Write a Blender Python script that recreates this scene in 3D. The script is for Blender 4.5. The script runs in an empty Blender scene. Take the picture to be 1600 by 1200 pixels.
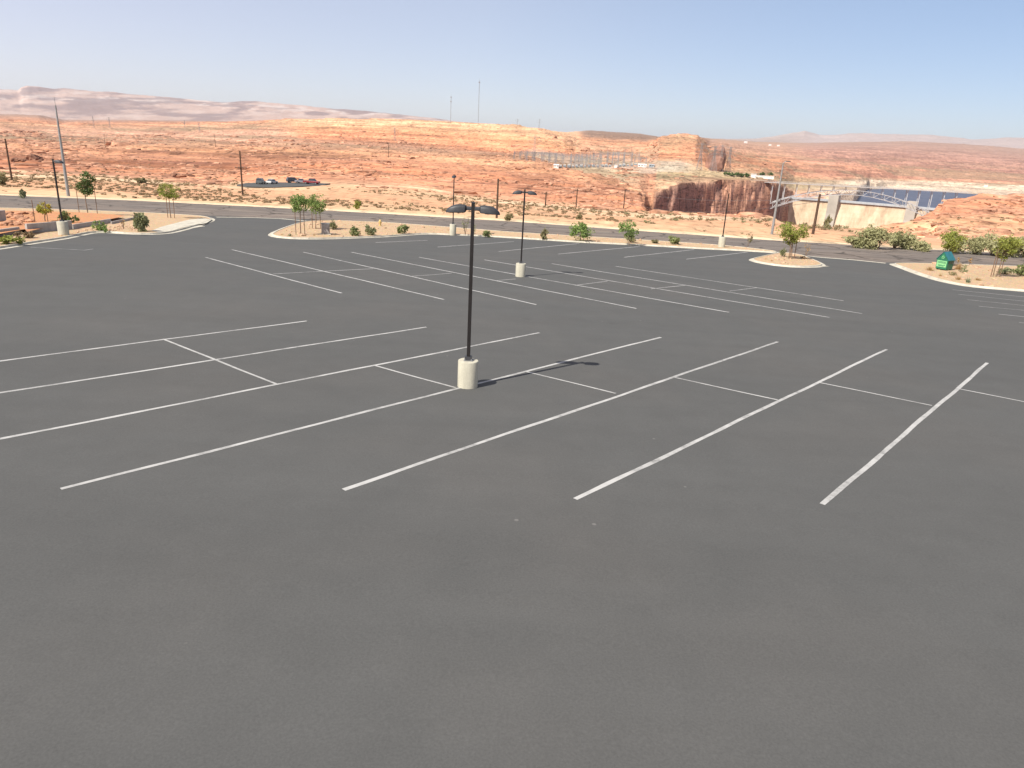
import bpy, bmesh, math, random
import numpy as np
from mathutils import Vector, Matrix
from mathutils.geometry import tessellate_polygon

random.seed(7)
RNG = np.random.default_rng(11)
R = math.radians
scene = bpy.context.scene
COL = scene.collection

# ------------------------------------------------------------------ survey of the place
# camera measured from the photograph: focal length in photo pixels, pitch, roll; the car park is a plane that falls away gently
F_PX, PITCH, ROLL = 1111.0, R(18.5), R(2.976)
TILT = R(18.5 - 16.35)
H = 7.0
CAM = np.array([0.0, H * math.sin(TILT), H * math.cos(TILT)])
_F = np.array([0, math.cos(PITCH), -math.sin(PITCH)])
_R0 = np.array([1.0, 0, 0]); _U0 = np.cross(_R0, _F)
_R = _R0 * math.cos(ROLL) + _U0 * math.sin(ROLL)
_U = _U0 * math.cos(ROLL) - _R0 * math.sin(ROLL)
def ray(px, py):
    d = _F * F_PX + _R * (px - 800) + _U * (600 - py)
    return d / np.linalg.norm(d)
def proj(P):
    v = np.array(P) - CAM
    return 800 + F_PX * (v @ _R) / (v @ _F), 600 - F_PX * (v @ _U) / (v @ _F)
ct, st = math.cos(TILT), math.sin(TILT)
def L2W(u, v, h=0.0):
    return np.array([u, v * ct + h * st, -v * st + h * ct])
LOTN = np.array([0, st, ct])
def lotuv(px, py, h=0.0):
    d = ray(px, py)
    t = (h - CAM @ LOTN) / (d @ LOTN)
    P = CAM + d * t
    return np.array([P[0], P[1] * ct - P[2] * st])
def lotz(x, y): return -y * st / ct
def lotP(px, py, h=0.0):
    u = lotuv(px, py, h); return L2W(u[0], u[1], h)
def height_to(P, px, py):
    """height above P of the point of the vertical through P that is seen at row py"""
    d = ray(px, py); hd = math.hypot(d[0], d[1])
    dist = math.hypot(P[0] - CAM[0], P[1] - CAM[1])
    return CAM[2] + dist * d[2] / hd - P[2]
def pxsize(P):
    return F_PX / ((np.array(P) - CAM) @ _F)

# ------------------------------------------------------------------ noise
def _hash(ix, iy, seed):
    h = (ix.astype(np.int64) * 374761393 + iy.astype(np.int64) * 668265263 + seed * 974634777) & 0xffffffff
    h = ((h ^ (h >> 13)) * 1274126177) & 0xffffffff
    h = h ^ (h >> 16)
    return (h & 0xffff) / 65535.0
def vnoise(x, y, seed=0):
    ix, iy = np.floor(x), np.floor(y); fx, fy = x - ix, y - iy
    fx = fx * fx * fx * (fx * (fx * 6 - 15) + 10); fy = fy * fy * fy * (fy * (fy * 6 - 15) + 10)
    a = _hash(ix, iy, seed); b = _hash(ix + 1, iy, seed); c = _hash(ix, iy + 1, seed); d = _hash(ix + 1, iy + 1, seed)
    return (a + (b - a) * fx) * (1 - fy) + (c + (d - c) * fx) * fy
def fbm(x, y, octv=4, seed=0):
    s = 0; a = 0.5; t = 0
    for i in range(octv):
        s = s + a * vnoise(x, y, seed + i * 17); t += a
        x = x * 2.03 + 13.7; y = y * 2.03 + 7.1; a *= 0.5
    return s / t
def sstep(a, b, x):
    t = np.clip((x - a) / (b - a), 0, 1); return t * t * (3 - 2 * t)

# ------------------------------------------------------------------ terrain
FAR_EDGE = [(0, 305), (200, 313), (400, 323), (600, 334), (800, 346), (1000, 361), (1200, 375), (1400, 387), (1600, 397)]
far_uv = [lotuv(*p) for p in FAR_EDGE]
far_uv = [far_uv[0] + (far_uv[0] - far_uv[1]) * 5] + far_uv + [far_uv[-1] + (far_uv[-1] - far_uv[-2]) * 5]
_fx = np.linspace(far_uv[0][0], far_uv[-1][0], 400)
_fy = np.interp(_fx, [p[0] for p in far_uv], [p[1] for p in far_uv])
_faz = np.degrees(np.arctan2(_fx, _fy * ct)); _fr = np.hypot(_fx, _fy * ct) + 4.0
LAKE_Z = -64.0
CURVES = [
 # B end of the sandy field
 [(-300,262,300),(0,268,300),(120,270,300),(250,280,280),(400,289,270),(560,287,270),(620,293,260),(700,302,250),(800,311,240),(900,322,230),(1000,328,225),(1080,332,220),(1200,337,220),(1230,346,210),(1300,351,205),(1370,362,195),(1400,368,190),(1500,376,190),(1600,383,190),(1900,398,190)],
 # C crest of the first rock bench / canyon rim / butte
 [(-300,232,600),(0,238,600),(120,243,600),(250,245,650),(400,245,700),(560,248,700),(700,260,650),(800,268,600),(900,285,520),(960,297,420),(1000,311,330),(1012,327,240),(1080,331,228),(1200,336,228),(1230,345,216),(1300,350,212),(1365,357,225),(1380,352,260),(1410,345,300),(1440,337,340),(1455,328,380),(1470,318,400),(1482,308,410),(1510,305,440),(1530,301,460),(1600,305,480),(1900,315,500)],
 # D, E canyon floor (None: height given) or a plain step of the slope
 [(-300,230,640),(0,236,640),(400,243,740),(700,258,690),(900,282,550),(960,294,450),(1000,308,360),(1009,325,270,None),(1012,None,265,-130),(1080,None,255,-130),(1200,None,255,-130),(1230,None,245,-130),(1300,None,240,-130),(1365,None,255,-130),(1440,None,380,-130),(1482,None,450,-130),(1600,None,520,-130),(1900,None,540,-130)],
 [(-300,225,800),(0,230,800),(400,235,850),(700,246,850),(900,272,700),(960,286,650),(1000,303,560),(1009,310,520,None),(1012,None,670,-130),(1030,None,660,-130),(1060,None,700,-130),(1090,None,785,-130),(1130,None,835,-130),(1190,None,935,-130),(1215,None,985,-130),(1235,None,1275,-130),(1300,None,1300,-130),(1340,None,1330,-130),(1360,None,2300,-90),(1600,None,2350,-90),(1900,None,2350,-90)],
 # F far rim / lake shore
 [(-300,220,900),(0,225,900),(400,228,1000),(600,232,1000),(700,239,1000),(800,244,900),(900,265,820),(960,278,800),(1000,297,690),(1009,302,700),(1012,303,705),(1030,297,720),(1060,285,760),(1090,282,850),(1130,281,900),(1190,281,1000),(1215,284,1050),(1240,300,1388),(1300,302,1405),(1340,299,1600),(1360,None,2500,LAKE_Z-2),(1400,None,2650,LAKE_Z-2),(1450,None,2650,LAKE_Z-2),(1600,None,2650,LAKE_Z-2),(1900,None,2650,LAKE_Z-2)],
 # G
 [(-300,200,1800),(0,205,1800),(100,210,1800),(400,212,1800),(550,216,1700),(650,223,1600),(700,227,1500),(760,234,1400),(800,238,1250),(850,248,1120),(900,257,1080),(960,263,1080),(1020,261,1100),(1090,264,1120),(1160,271,1150),(1190,275,1180),(1215,280,1300),(1240,286,1700),(1300,287,1800),(1340,286,2100),(1400,286,2900),(1450,287,2950),(1500,289,2950),(1600,293,2900),(1900,308,2900)],
 # H
 [(-300,187,2800),(0,190,2800),(100,194,2800),(200,194,3000),(400,190,2600),(450,185,2400),(550,185,2300),(660,187,2200),(740,192,2100),(800,195,2000),(850,202,1900),(885,212,1900),(900,219,2000),(960,224,2200),(1010,226,2000),(1024,222,1600),(1034,214,1480),(1060,210,1450),(1090,212,1450),(1101,222,1500),(1108,236,1500),(1130,238,1600),(1160,240,2200),(1200,245,2600),(1300,251,2900),(1400,256,3600),(1500,264,3800),(1600,271,4000),(1900,290,4000)],
 # I near skyline
 [(-300,176,3500),(0,179,3500),(60,180,3500),(90,186,4000),(100,188,4500),(200,188,5000),(350,190,5000),(400,189,4500),(450,187,3500),(550,187,3300),(660,189,3200),(740,194,3000),(800,198,2900),(850,204,2900),(885,207,5000),(920,204,5500),(1000,209,5500),(1030,214,5500),(1090,215,5500),(1180,222,6000),(1250,224,6000),(1340,222,6000),(1420,221,6000),(1480,224,6000),(1530,227,6000),(1600,233,6000),(1900,250,6000)],
 # J foot of the far mesa
 [(-300,178,10000),(0,181,10000),(100,187,10000),(250,188,10000),(400,190,10000),(700,195,10000),(900,212,10000),(1030,216,10000),(1180,223,10000),(1340,224,10000),(1500,228,10000),(1600,234,10000),(1900,250,10000)],
 # K top of the far mesa
 [(-300,150,12500),(-60,141,12500),(0,139,12500),(28,141,12500),(33,136,12500),(42,133,12500),(60,134,12500),(85,138,12500),(100,137,12500),(150,142,12500),(170,141,12500),(200,145,12500),(250,150,12500),(300,156,12500),(350,160,12500),(400,158,12500),(450,162,12500),(500,168,12500),(560,174,12500),(620,178,12500),(660,182,12500),(720,189,12500),(800,200,12500),(900,215,12500),(1030,219,12500),(1180,216,12500),(1200,213,12500),(1225,210,12500),(1248,207,12500),(1257,205,12500),(1268,208,12500),(1280,211,12500),(1300,211,12500),(1330,209,12500),(1400,209.5,12500),(1450,211,12500),(1480,214,12500),(1520,218,12500),(1550,217,12500),(1575,215,12500),(1600,216,12500),(1650,222,12500),(1900,240,12500)],
]
def _hor(px): return 228 + 0.052 * (px - 800)
NC = len(CURVES) + 3
AZ = np.concatenate([np.linspace(-180, -50, 60)[:-1], np.linspace(-50, 50, 1251), np.linspace(50, 180, 60)[1:]])
RR = np.concatenate([[2.0, 20, 50, 75, 90, 100], np.geomspace(106, 2900, 820), np.geomspace(2930, 19000, 300)])
def _tables():
    az0 = AZ
    D = [np.interp(az0, _faz, _fr)]
    y = D[0] * np.cos(np.radians(az0))
    Z = [lotz(0, np.clip(y, -60, 130)) - 0.06]
    for cv in CURVES:
        a, d, z = [], [], []
        for c in cv:
            r = ray(c[0], c[1] if c[1] is not None else _hor(c[0]) + 20)
            hd = math.hypot(r[0], r[1])
            a.append(math.degrees(math.atan2(r[0], r[1]))); d.append(c[2])
            z.append(c[3] if (len(c) > 3 and c[3] is not None) else CAM[2] + c[2] * r[2] / hd)
        D.append(np.interp(az0, a, d)); Z.append(np.interp(az0, a, z))
    D.append(np.full_like(az0, 15500.)); Z.append(Z[-1] - 20)
    D.append(np.full_like(az0, 19000.)); Z.append(np.full_like(az0, -150.))
    D = np.array(D); Z = np.array(Z)
    for i in range(1, len(D)):
        D[i] = np.maximum(D[i], D[i - 1] + 4)
    return D, Z
TD, TZ = _tables()
def build_grid():
    na, nr = len(AZ), len(RR)
    Zg = np.zeros((na, nr)); Tg = np.zeros((na, nr))
    idx = np.arange(TD.shape[0], dtype=float)
    for i in range(na):
        Zg[i] = np.interp(RR, TD[:, i], TZ[:, i]); Tg[i] = np.interp(RR, TD[:, i], idx)
    azr = np.radians(AZ)[:, None]
    X = RR[None, :] * np.sin(azr); Y = RR[None, :] * np.cos(azr)
    near = RR[None, :] < TD[0][:, None]
    Zg = np.where(near, lotz(X, np.clip(Y, -60, 140)) - 0.06, Zg)
    # round off the straight joints between survey lines
    # relief: amplitude by zone
    PXC = 800 + 1171 * np.tan(np.clip(azr, -1.2, 1.2)) + 0 * X
    left = 1 - sstep(1008.5, 1011.5, PXC)
    zone = Tg
    fade0 = sstep(0, 0.12, zone)
    amp = np.interp(zone, [0, 0.15, 0.9, 1.2, 2, 3, 5, 6, 7, 8, 9, 9.5, 10, 11, 13], [0, 0.5, 0.9, 2.2, 2.4, 3.0, 3.5, 4, 5, 8, 12, 70, 40, 20, 0])
    n1 = fbm(X / 70 + 3, Y / 38, 4, 1) - 0.5
    n2 = fbm(X / 18, Y / 9, 3, 9) - 0.5
    nfar = (fbm(X / 900, Y / 500, 6, 21) - 0.5) + 0.5 * (fbm(X / 220, Y / 420, 4, 23) - 0.5)
    far = sstep(7.5, 9.0, zone)
    floor_ = (zone > 2.9) & (zone < 4.2) & (PXC > 1005)
    lakeside = (PXC > 1225) & (zone > 3.5) & (zone < 5.6)
    edge = np.where((zone > 1.7) & (zone < 2.3) & (PXC > 1005), 0.35, 1.0)
    rel = (amp * (1.5 * n1 + 0.5 * n2) * (1 - far) + amp * 1.0 * nfar * far) * np.where(lakeside, 0.15, edge)
    near_sand = sstep(1.15, 0.6, zone)
    rel = rel * (1 - near_sand) + near_sand * fade0 * (1.3 * n1 + 0.35 * n2)
    Zg = Zg + np.where(near, 0, rel * fade0)
    # ledges: the rock is bedded, so slopes break into small steps
    rock = sstep(0.85, 1.15, zone) * sstep(8.0, 7.2, zone)
    rock = np.maximum(rock, sstep(1320, 1400, PXC) * sstep(0.9, 1.1, zone) * sstep(3, 2.2, zone))
    zz = Zg + 2.6 * (fbm(X / 150, Y / 100, 3, 31) - 0.5) * 2
    step = np.interp(RR, [100, 300, 700, 1500, 3000], [1.6, 2.0, 3.2, 5.5, 9.0])[None, :]
    q = zz / step; fq = q - np.floor(q)
    terr = step * (np.floor(q) + sstep(0.55, 0.98, fq)) - zz
    Zg = Zg + terr * rock * 0.85 * np.where(lakeside, 0.2, 1)
    # canyon wall relief
    wall = sstep(3.9, 4.3, zone) * sstep(5.05, 4.9, zone) * sstep(1005, 1015, PXC) * sstep(1240, 1215, PXC)
    # behind the viewpoint the ground simply carries on
    w = sstep(62, 100, np.abs(AZ))[:, None] * (RR[None, :] > 60)
    Zg = Zg * (1 - w) + w * np.where(RR[None, :] < 118, lotz(X, np.clip(Y, -60, 140)) - 0.06, 0.0)
    return X, Y, Zg, Tg, PXC, left, rock
GX, GY, GZ, GT, GP, GLEFT, GROCK = build_grid()
# canyon wall: buttresses and alcoves push the far wall in and out
def _wall_push():
    w = sstep(3.02, 3.6, GT) * sstep(5.02, 4.98, GT) * sstep(1006, 1014, GP) * sstep(1245, 1225, GP)
    n = fbm(GP / 30, GZ / 45, 3, 41) - 0.5
    m = fbm(GP / 9, GZ / 9, 3, 43) - 0.5
    push = w * (26 * n + 18 * m)
    r = np.hypot(GX, GY); k = (r + push) / r
    return GX * k, GY * k
GX2, GY2 = _wall_push()

def ground_z(x, y):
    r = math.hypot(x, y); az = math.degrees(math.atan2(x, y))
    i = np.searchsorted(AZ, az) - 1; i = int(np.clip(i, 0, len(AZ) - 2)); j = int(np.clip(np.searchsorted(RR, r) - 1, 0, len(RR) - 2))
    fa = (az - AZ[i]) / (AZ[i + 1] - AZ[i]); fr = (r - RR[j]) / (RR[j + 1] - RR[j])
    return (GZ[i, j] * (1 - fa) + GZ[i + 1, j] * fa) * (1 - fr) + (GZ[i, j + 1] * (1 - fa) + GZ[i + 1, j + 1] * fa) * fr
def hit(px, py, rmin=112.0):
    """where the sight line through a photo point first meets the ground"""
    d = ray(px, py); hd = math.hypot(d[0], d[1]); tgt = d[2] / hd
    az = math.degrees(math.atan2(d[0], d[1])); i = int(np.clip(np.searchsorted(AZ, az), 0, len(AZ) - 1))
    rr = np.hypot(GX[i], GY[i])
    e = (GZ[i] - CAM[2]) / np.hypot(GX[i] - CAM[0], GY[i] - CAM[1])
    ok = np.where((rr > rmin) & (e >= tgt))[0]
    j = ok[0] if len(ok) else len(RR) - 1
    r = rr[j]
    if j > 0 and e[j] > e[j - 1]:
        f = np.clip((tgt - e[j - 1]) / (e[j] - e[j - 1]), 0, 1); r = rr[j - 1] + f * (rr[j] - rr[j - 1])
    x, y = r * d[0] / hd, r * d[1] / hd
    return np.array([x, y, ground_z(x, y)])
def at_dist(px, py, dist):
    d = ray(px, py); hd = math.hypot(d[0], d[1])
    x, y = CAM[0] + dist * d[0] / hd, CAM[1] + dist * d[1] / hd
    return np.array([x, y, CAM[2] + dist * d[2] / hd])

# ------------------------------------------------------------------ scene helpers
def tag(o, label=None, cat=None, group=None, kind=None):
    if label: o['label'] = label
    if cat: o['category'] = cat
    if group: o['group'] = group
    if kind: o['kind'] = kind
    return o
def empty(name, loc=(0, 0, 0), rz=0.0):
    o = bpy.data.objects.new(name, None); COL.objects.link(o); o.location = loc; o.rotation_euler = (0, 0, rz)
    o.empty_display_size = 0.2
    return o
def copy_tree(o, parent=None):
    c = o.copy(); COL.objects.link(c)
    if parent is not None: c.parent = parent
    for ch in list(o.children): copy_tree(ch, c)
    return c
class MB:
    def __init__(s): s.v, s.f, s.smooth = [], [], []
    def add(s, v, f, smooth=False):
        b = len(s.v); s.v += [tuple(map(float, p)) for p in v]; s.f += [tuple(b + i for i in q) for q in f]; s.smooth += [smooth] * len(f)
        return s
    def box(s, c, d, rz=0.0, taper=1.0):
        x, y, z = d[0] / 2, d[1] / 2, d[2] / 2; V = []
        for k, (sx, sy, sz) in enumerate([(-1,-1,-1),(1,-1,-1),(1,1,-1),(-1,1,-1),(-1,-1,1),(1,-1,1),(1,1,1),(-1,1,1)]):
            t = taper if sz > 0 else 1
            px, py = sx * x * t, sy * y * t
            V.append((c[0] + px * math.cos(rz) - py * math.sin(rz), c[1] + px * math.sin(rz) + py * math.cos(rz), c[2] + sz * z))
        return s.add(V, [(0,3,2,1),(4,5,6,7),(0,1,5,4),(1,2,6,5),(2,3,7,6),(3,0,4,7)])
    def tube(s, pts, rad, n=8, caps=True, smooth=True):
        pts = [Vector(p) for p in pts]
        if not hasattr(rad, '__len__'): rad = [rad] * len(pts)
        V, Fc = [], []
        for i, p in enumerate(pts):
            t = (pts[min(i + 1, len(pts) - 1)] - pts[max(i - 1, 0)]).normalized()
            a = t.orthogonal().normalized() if abs(t.z) < 0.9 else Vector((1, 0, 0)) - t * t.x
            a.normalize(); b = t.cross(a)
            for k in range(n):
                w = 2 * math.pi * k / n
                V.append(p + (a * math.cos(w) + b * math.sin(w)) * rad[i])
        for i in range(len(pts) - 1):
            for k in range(n):
                Fc.append((i * n + k, i * n + (k + 1) % n, (i + 1) * n + (k + 1) % n, (i + 1) * n + k))
        if caps:
            Fc.append(tuple(reversed(range(n)))); Fc.append(tuple(range((len(pts) - 1) * n, len(pts) * n)))
        return s.add(V, Fc, smooth)
    def bar(s, a, b, w, d=None):
        """square bar from a to b"""
        a, b = Vector(a), Vector(b); d = d or w
        t = (b - a)
        if t.length < 1e-6: return s
        t.normalize(); u = t.cross(Vector((0, 0, 1)))
        if u.length < 1e-3: u = Vector((1, 0, 0))
        u.normalize(); v = t.cross(u)
        V = [p + u * (i * w / 2) + v * (j * d / 2) for p in (a, b) for i, j in ((-1,-1),(1,-1),(1,1),(-1,1))]
        return s.add(V, [(0,3,2,1),(4,5,6,7),(0,1,5,4),(1,2,6,5),(2,3,7,6),(3,0,4,7)])
    def lathe(s, prof, n=24, c=(0, 0, 0), smooth=True):
        V = [(c[0] + r * math.cos(2*math.pi*k/n), c[1] + r * math.sin(2*math.pi*k/n), c[2] + z) for r, z in prof for k in range(n)]
        Fc = [(i*n+k, i*n+(k+1)%n, (i+1)*n+(k+1)%n, (i+1)*n+k) for i in range(len(prof)-1) for k in range(n)]
        Fc.append(tuple(reversed(range(n)))); Fc.append(tuple(range((len(prof)-1)*n, len(prof)*n)))
        return s.add(V, Fc, smooth)
    def prism(s, poly, z0, z1):
        n = len(poly); V = [(x, y, z0) for x, y in poly] + [(x, y, z1) for x, y in poly]
        Fc = [tuple(reversed(range(n))), tuple(range(n, 2*n))] + [(i, (i+1)%n, n+(i+1)%n, n+i) for i in range(n)]
        return s.add(V, Fc)
    def build(s, name, m, parent=None, bevel=0):
        me = bpy.data.meshes.new(name); me.from_pydata(s.v, [], s.f)
        me.polygons.foreach_set('use_smooth', s.smooth); me.materials.append(m); me.update()
        o = bpy.data.objects.new(name, me); COL.objects.link(o)
        if parent is not None: o.parent = parent
        if bevel:
            b = o.modifiers.new('bevel', 'BEVEL'); b.width = bevel; b.segments = 2; b.limit_method = 'ANGLE'
        if any(s.smooth): me.set_sharp_from_angle(angle=R(40))
        return o
def mesh_np(name, V, Fq, m, parent=None, smooth=False):
    me = bpy.data.meshes.new(name)
    V = np.asarray(V, np.float32); Fq = np.asarray(Fq, np.int32); k = Fq.shape[1]
    me.vertices.add(len(V)); me.vertices.foreach_set('co', V.ravel())
    me.loops.add(Fq.size); me.loops.foreach_set('vertex_index', Fq.ravel())
    me.polygons.add(len(Fq)); me.polygons.foreach_set('loop_start', np.arange(0, Fq.size, k, dtype=np.int32))
    me.polygons.foreach_set('use_smooth', np.full(len(Fq), smooth))
    me.update(calc_edges=True); me.validate()
    if m: me.materials.append(m)
    o = bpy.data.objects.new(name, me); COL.objects.link(o)
    if parent is not None: o.parent = parent
    return o

# ------------------------------------------------------------------ materials
class NT:
    def __init__(s, name):
        s.m = bpy.data.materials.new(name); s.m.use_nodes = True; s.n = s.m.node_tree.nodes; s.l = s.m.node_tree.links
        s.b = s.n['Principled BSDF']
    def node(s, t, **kw):
        x = s.n.new(t)
        for k, v in kw.items():
            if k in x.inputs: x.inputs[k].default_value = v
            else: setattr(x, k, v)
        return x
    def pos(s, scale=(1, 1, 1), obj=False):
        if obj: src = s.node('ShaderNodeTexCoord').outputs['Object']
        else: src = s.node('ShaderNodeNewGeometry').outputs['Position']
        mp = s.node('ShaderNodeMapping'); mp.inputs['Scale'].default_value = scale
        s.l.new(src, mp.inputs['Vector']); return mp.outputs['Vector']
    def noise(s, vec, scale, detail=4, rough=0.6):
        x = s.node('ShaderNodeTexNoise'); x.inputs['Scale'].default_value = scale; x.inputs['Detail'].default_value = detail; x.inputs['Roughness'].default_value = rough
        s.l.new(vec, x.inputs['Vector']); return x.outputs['Fac']
    def ramp(s, fac, stops):
        x = s.node('ShaderNodeValToRGB'); e = x.color_ramp.elements
        while len(e) < len(stops): e.new(0.5)
        for i, (p, c) in enumerate(stops):
            e[i].position = p; e[i].color = (*c, 1) if hasattr(c, '__len__') else (c, c, c, 1)
        s.l.new(fac, x.inputs['Fac']); return x.outputs['Color']
    def mix(s, fac, a, b, mode='MIX'):
        x = s.node('ShaderNodeMix'); x.data_type = 'RGBA'; x.blend_type = mode
        for k, v in ((0, fac), (6, a), (7, b)):
            if hasattr(v, 'is_linked') or hasattr(v, 'links'): s.l.new(v, x.inputs[k])
            elif k == 0: x.inputs[0].default_value = v
            else: x.inputs[k].default_value = (*v, 1) if hasattr(v, '__len__') else (v, v, v, 1)
        return x.outputs[2]
    def math(s, op, a, b=None):
        x = s.node('ShaderNodeMath'); x.operation = op
        for k, v in ((0, a), (1, b)):
            if v is None: continue
            if hasattr(v, 'links'): s.l.new(v, x.inputs[k])
            else: x.inputs[k].default_value = v
        return x.outputs[0]
    def out(s, col, rough=0.9, bump=None, dist=0.05, strength=0.5, spec=0.2, metal=0.0):
        if hasattr(col, 'links'): s.l.new(col, s.b.inputs['Base Color'])
        else: s.b.inputs['Base Color'].default_value = (*col, 1)
        if hasattr(rough, 'links'): s.l.new(rough, s.b.inputs['Roughness'])
        else: s.b.inputs['Roughness'].default_value = rough
        s.b.inputs['Specular IOR Level'].default_value = spec; s.b.inputs['Metallic'].default_value = metal
        if bump is not None:
            x = s.node('ShaderNodeBump'); x.inputs['Distance'].default_value = dist; x.inputs['Strength'].default_value = strength
            s.l.new(bump, x.inputs['Height']); s.l.new(x.outputs['Normal'], s.b.inputs['Normal'])
        return s.m
def mottled(name, c, var=0.15, scale=3.0, rough=0.85, spec=0.2, metal=0.0, bump=0.0, obj=True, c2=None):
    t = NT(name); v = t.pos(obj=obj); n = t.noise(v, scale, 5)
    lo = tuple(x * (1 - var) for x in c); hi = tuple(min(1, x * (1 + var)) for x in (c2 or c))
    col = t.ramp(n, [(0.3, lo), (0.7, hi)])
    return t.out(col, rough, n if bump else None, bump or 0.01, 0.5, spec, metal)
def leaf_mat(name, c1, c2, scale=1.6):
    t = NT(name)
    v = t.pos(); n = t.noise(v, scale, 3)
    n2 = t.noise(v, scale * 9, 2)
    col = t.mix(0.35, t.ramp(n, [(0.35, c1), (0.65, c2)]), t.ramp(n2, [(0.35, c1), (0.65, c2)]))
    t.out(col, 0.65, spec=0.25)
    tr = t.node('ShaderNodeBsdfTranslucent'); t.l.new(col, tr.inputs['Color'])
    mx = t.node('ShaderNodeMixShader'); mx.inputs[0].default_value = 0.3
    o = t.n['Material Output']; t.l.new(t.b.outputs[0], mx.inputs[1]); t.l.new(tr.outputs[0], mx.inputs[2]); t.l.new(mx.outputs[0], o.inputs['Surface'])
    return t.m

def ground_material():
    t = NT('desert_ground')
    at = t.node('ShaderNodeAttribute'); at.attribute_name = 'Col'
    rk = t.node('ShaderNodeAttribute'); rk.attribute_name = 'rock'
    p1 = t.pos(); n1 = t.noise(p1, 0.35, 6, 0.65)
    p2 = t.pos((0.012, 0.012, 0.55)); st_ = t.noise(p2, 1.0, 6, 0.7)
    p3 = t.pos((0.05, 0.11, 0.3)); n3 = t.noise(p3, 1.0, 6, 0.65)
    fine = t.ramp(n1, [(0.25, 0.72), (0.5, 1.0), (0.78, 1.22)])
    c = t.mix(1.0, at.outputs['Color'], fine, 'MULTIPLY')
    strat = t.ramp(st_, [(0.30, (0.62, 0.5, 0.46)), (0.42, (0.98, 0.92, 0.9)), (0.55, (1.05, 1.02, 1.0)), (0.66, (1.12, 1.11, 1.10)), (0.74, (0.95, 0.9, 0.86))])
    cr = t.mix(1.0, c, strat, 'MULTIPLY')
    blot = t.ramp(n3, [(0.33, (0.6, 0.55, 0.55)), (0.45, (1, 1, 1)), (0.62, (1.05, 1.04, 1.03)), (0.75, (1.14, 1.12, 1.1))])
    cr = t.mix(0.8, cr, t.mix(1.0, cr, blot, 'MULTIPLY'))
    dash = t.ramp(t.noise(t.pos((0.15, 0.034, 0.5)), 1.0, 4, 0.6), [(0.33, 1.12), (0.45, 1.02), (0.57, 1.0), (0.61, 0.58), (0.70, 0.42)])
    cr = t.mix(1.0, cr, dash, 'MULTIPLY')
    dash2 = t.ramp(t.noise(t.pos((0.55, 0.13, 0.8)), 1.0, 4, 0.65), [(0.33, 1.16), (0.45, 1.0), (0.56, 1.0), (0.63, 0.60)])
    cr = t.mix(0.8, cr, t.mix(1.0, cr, dash2, 'MULTIPLY')); c = t.mix(1.0, c, dash2, 'MULTIPLY')
    wl = t.ramp(t.noise(t.pos((0.035, 0.035, 0.06)), 1.0, 5, 0.65), [(0.33, 0.62), (0.47, 1.0), (0.56, 1.0), (0.68, 1.3)])
    cr = t.mix(0.55, cr, t.mix(1.0, cr, wl, 'MULTIPLY'))
    big_ = t.ramp(t.noise(t.pos((0.018, 0.006, 0.06)), 1.0, 5, 0.6), [(0.36, 1.12), (0.5, 1.0), (0.60, 0.95), (0.70, 0.72)])
    cr = t.mix(1.0, cr, big_, 'MULTIPLY')
    col = t.mix(rk.outputs['Fac'], c, cr)
    bh = t.math('ADD', t.math('MULTIPLY', st_, 1.5), t.math('MULTIPLY', n1, 0.35))
    return t.out(col, 0.95, bh, 0.6, 0.45, 0.1)
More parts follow.
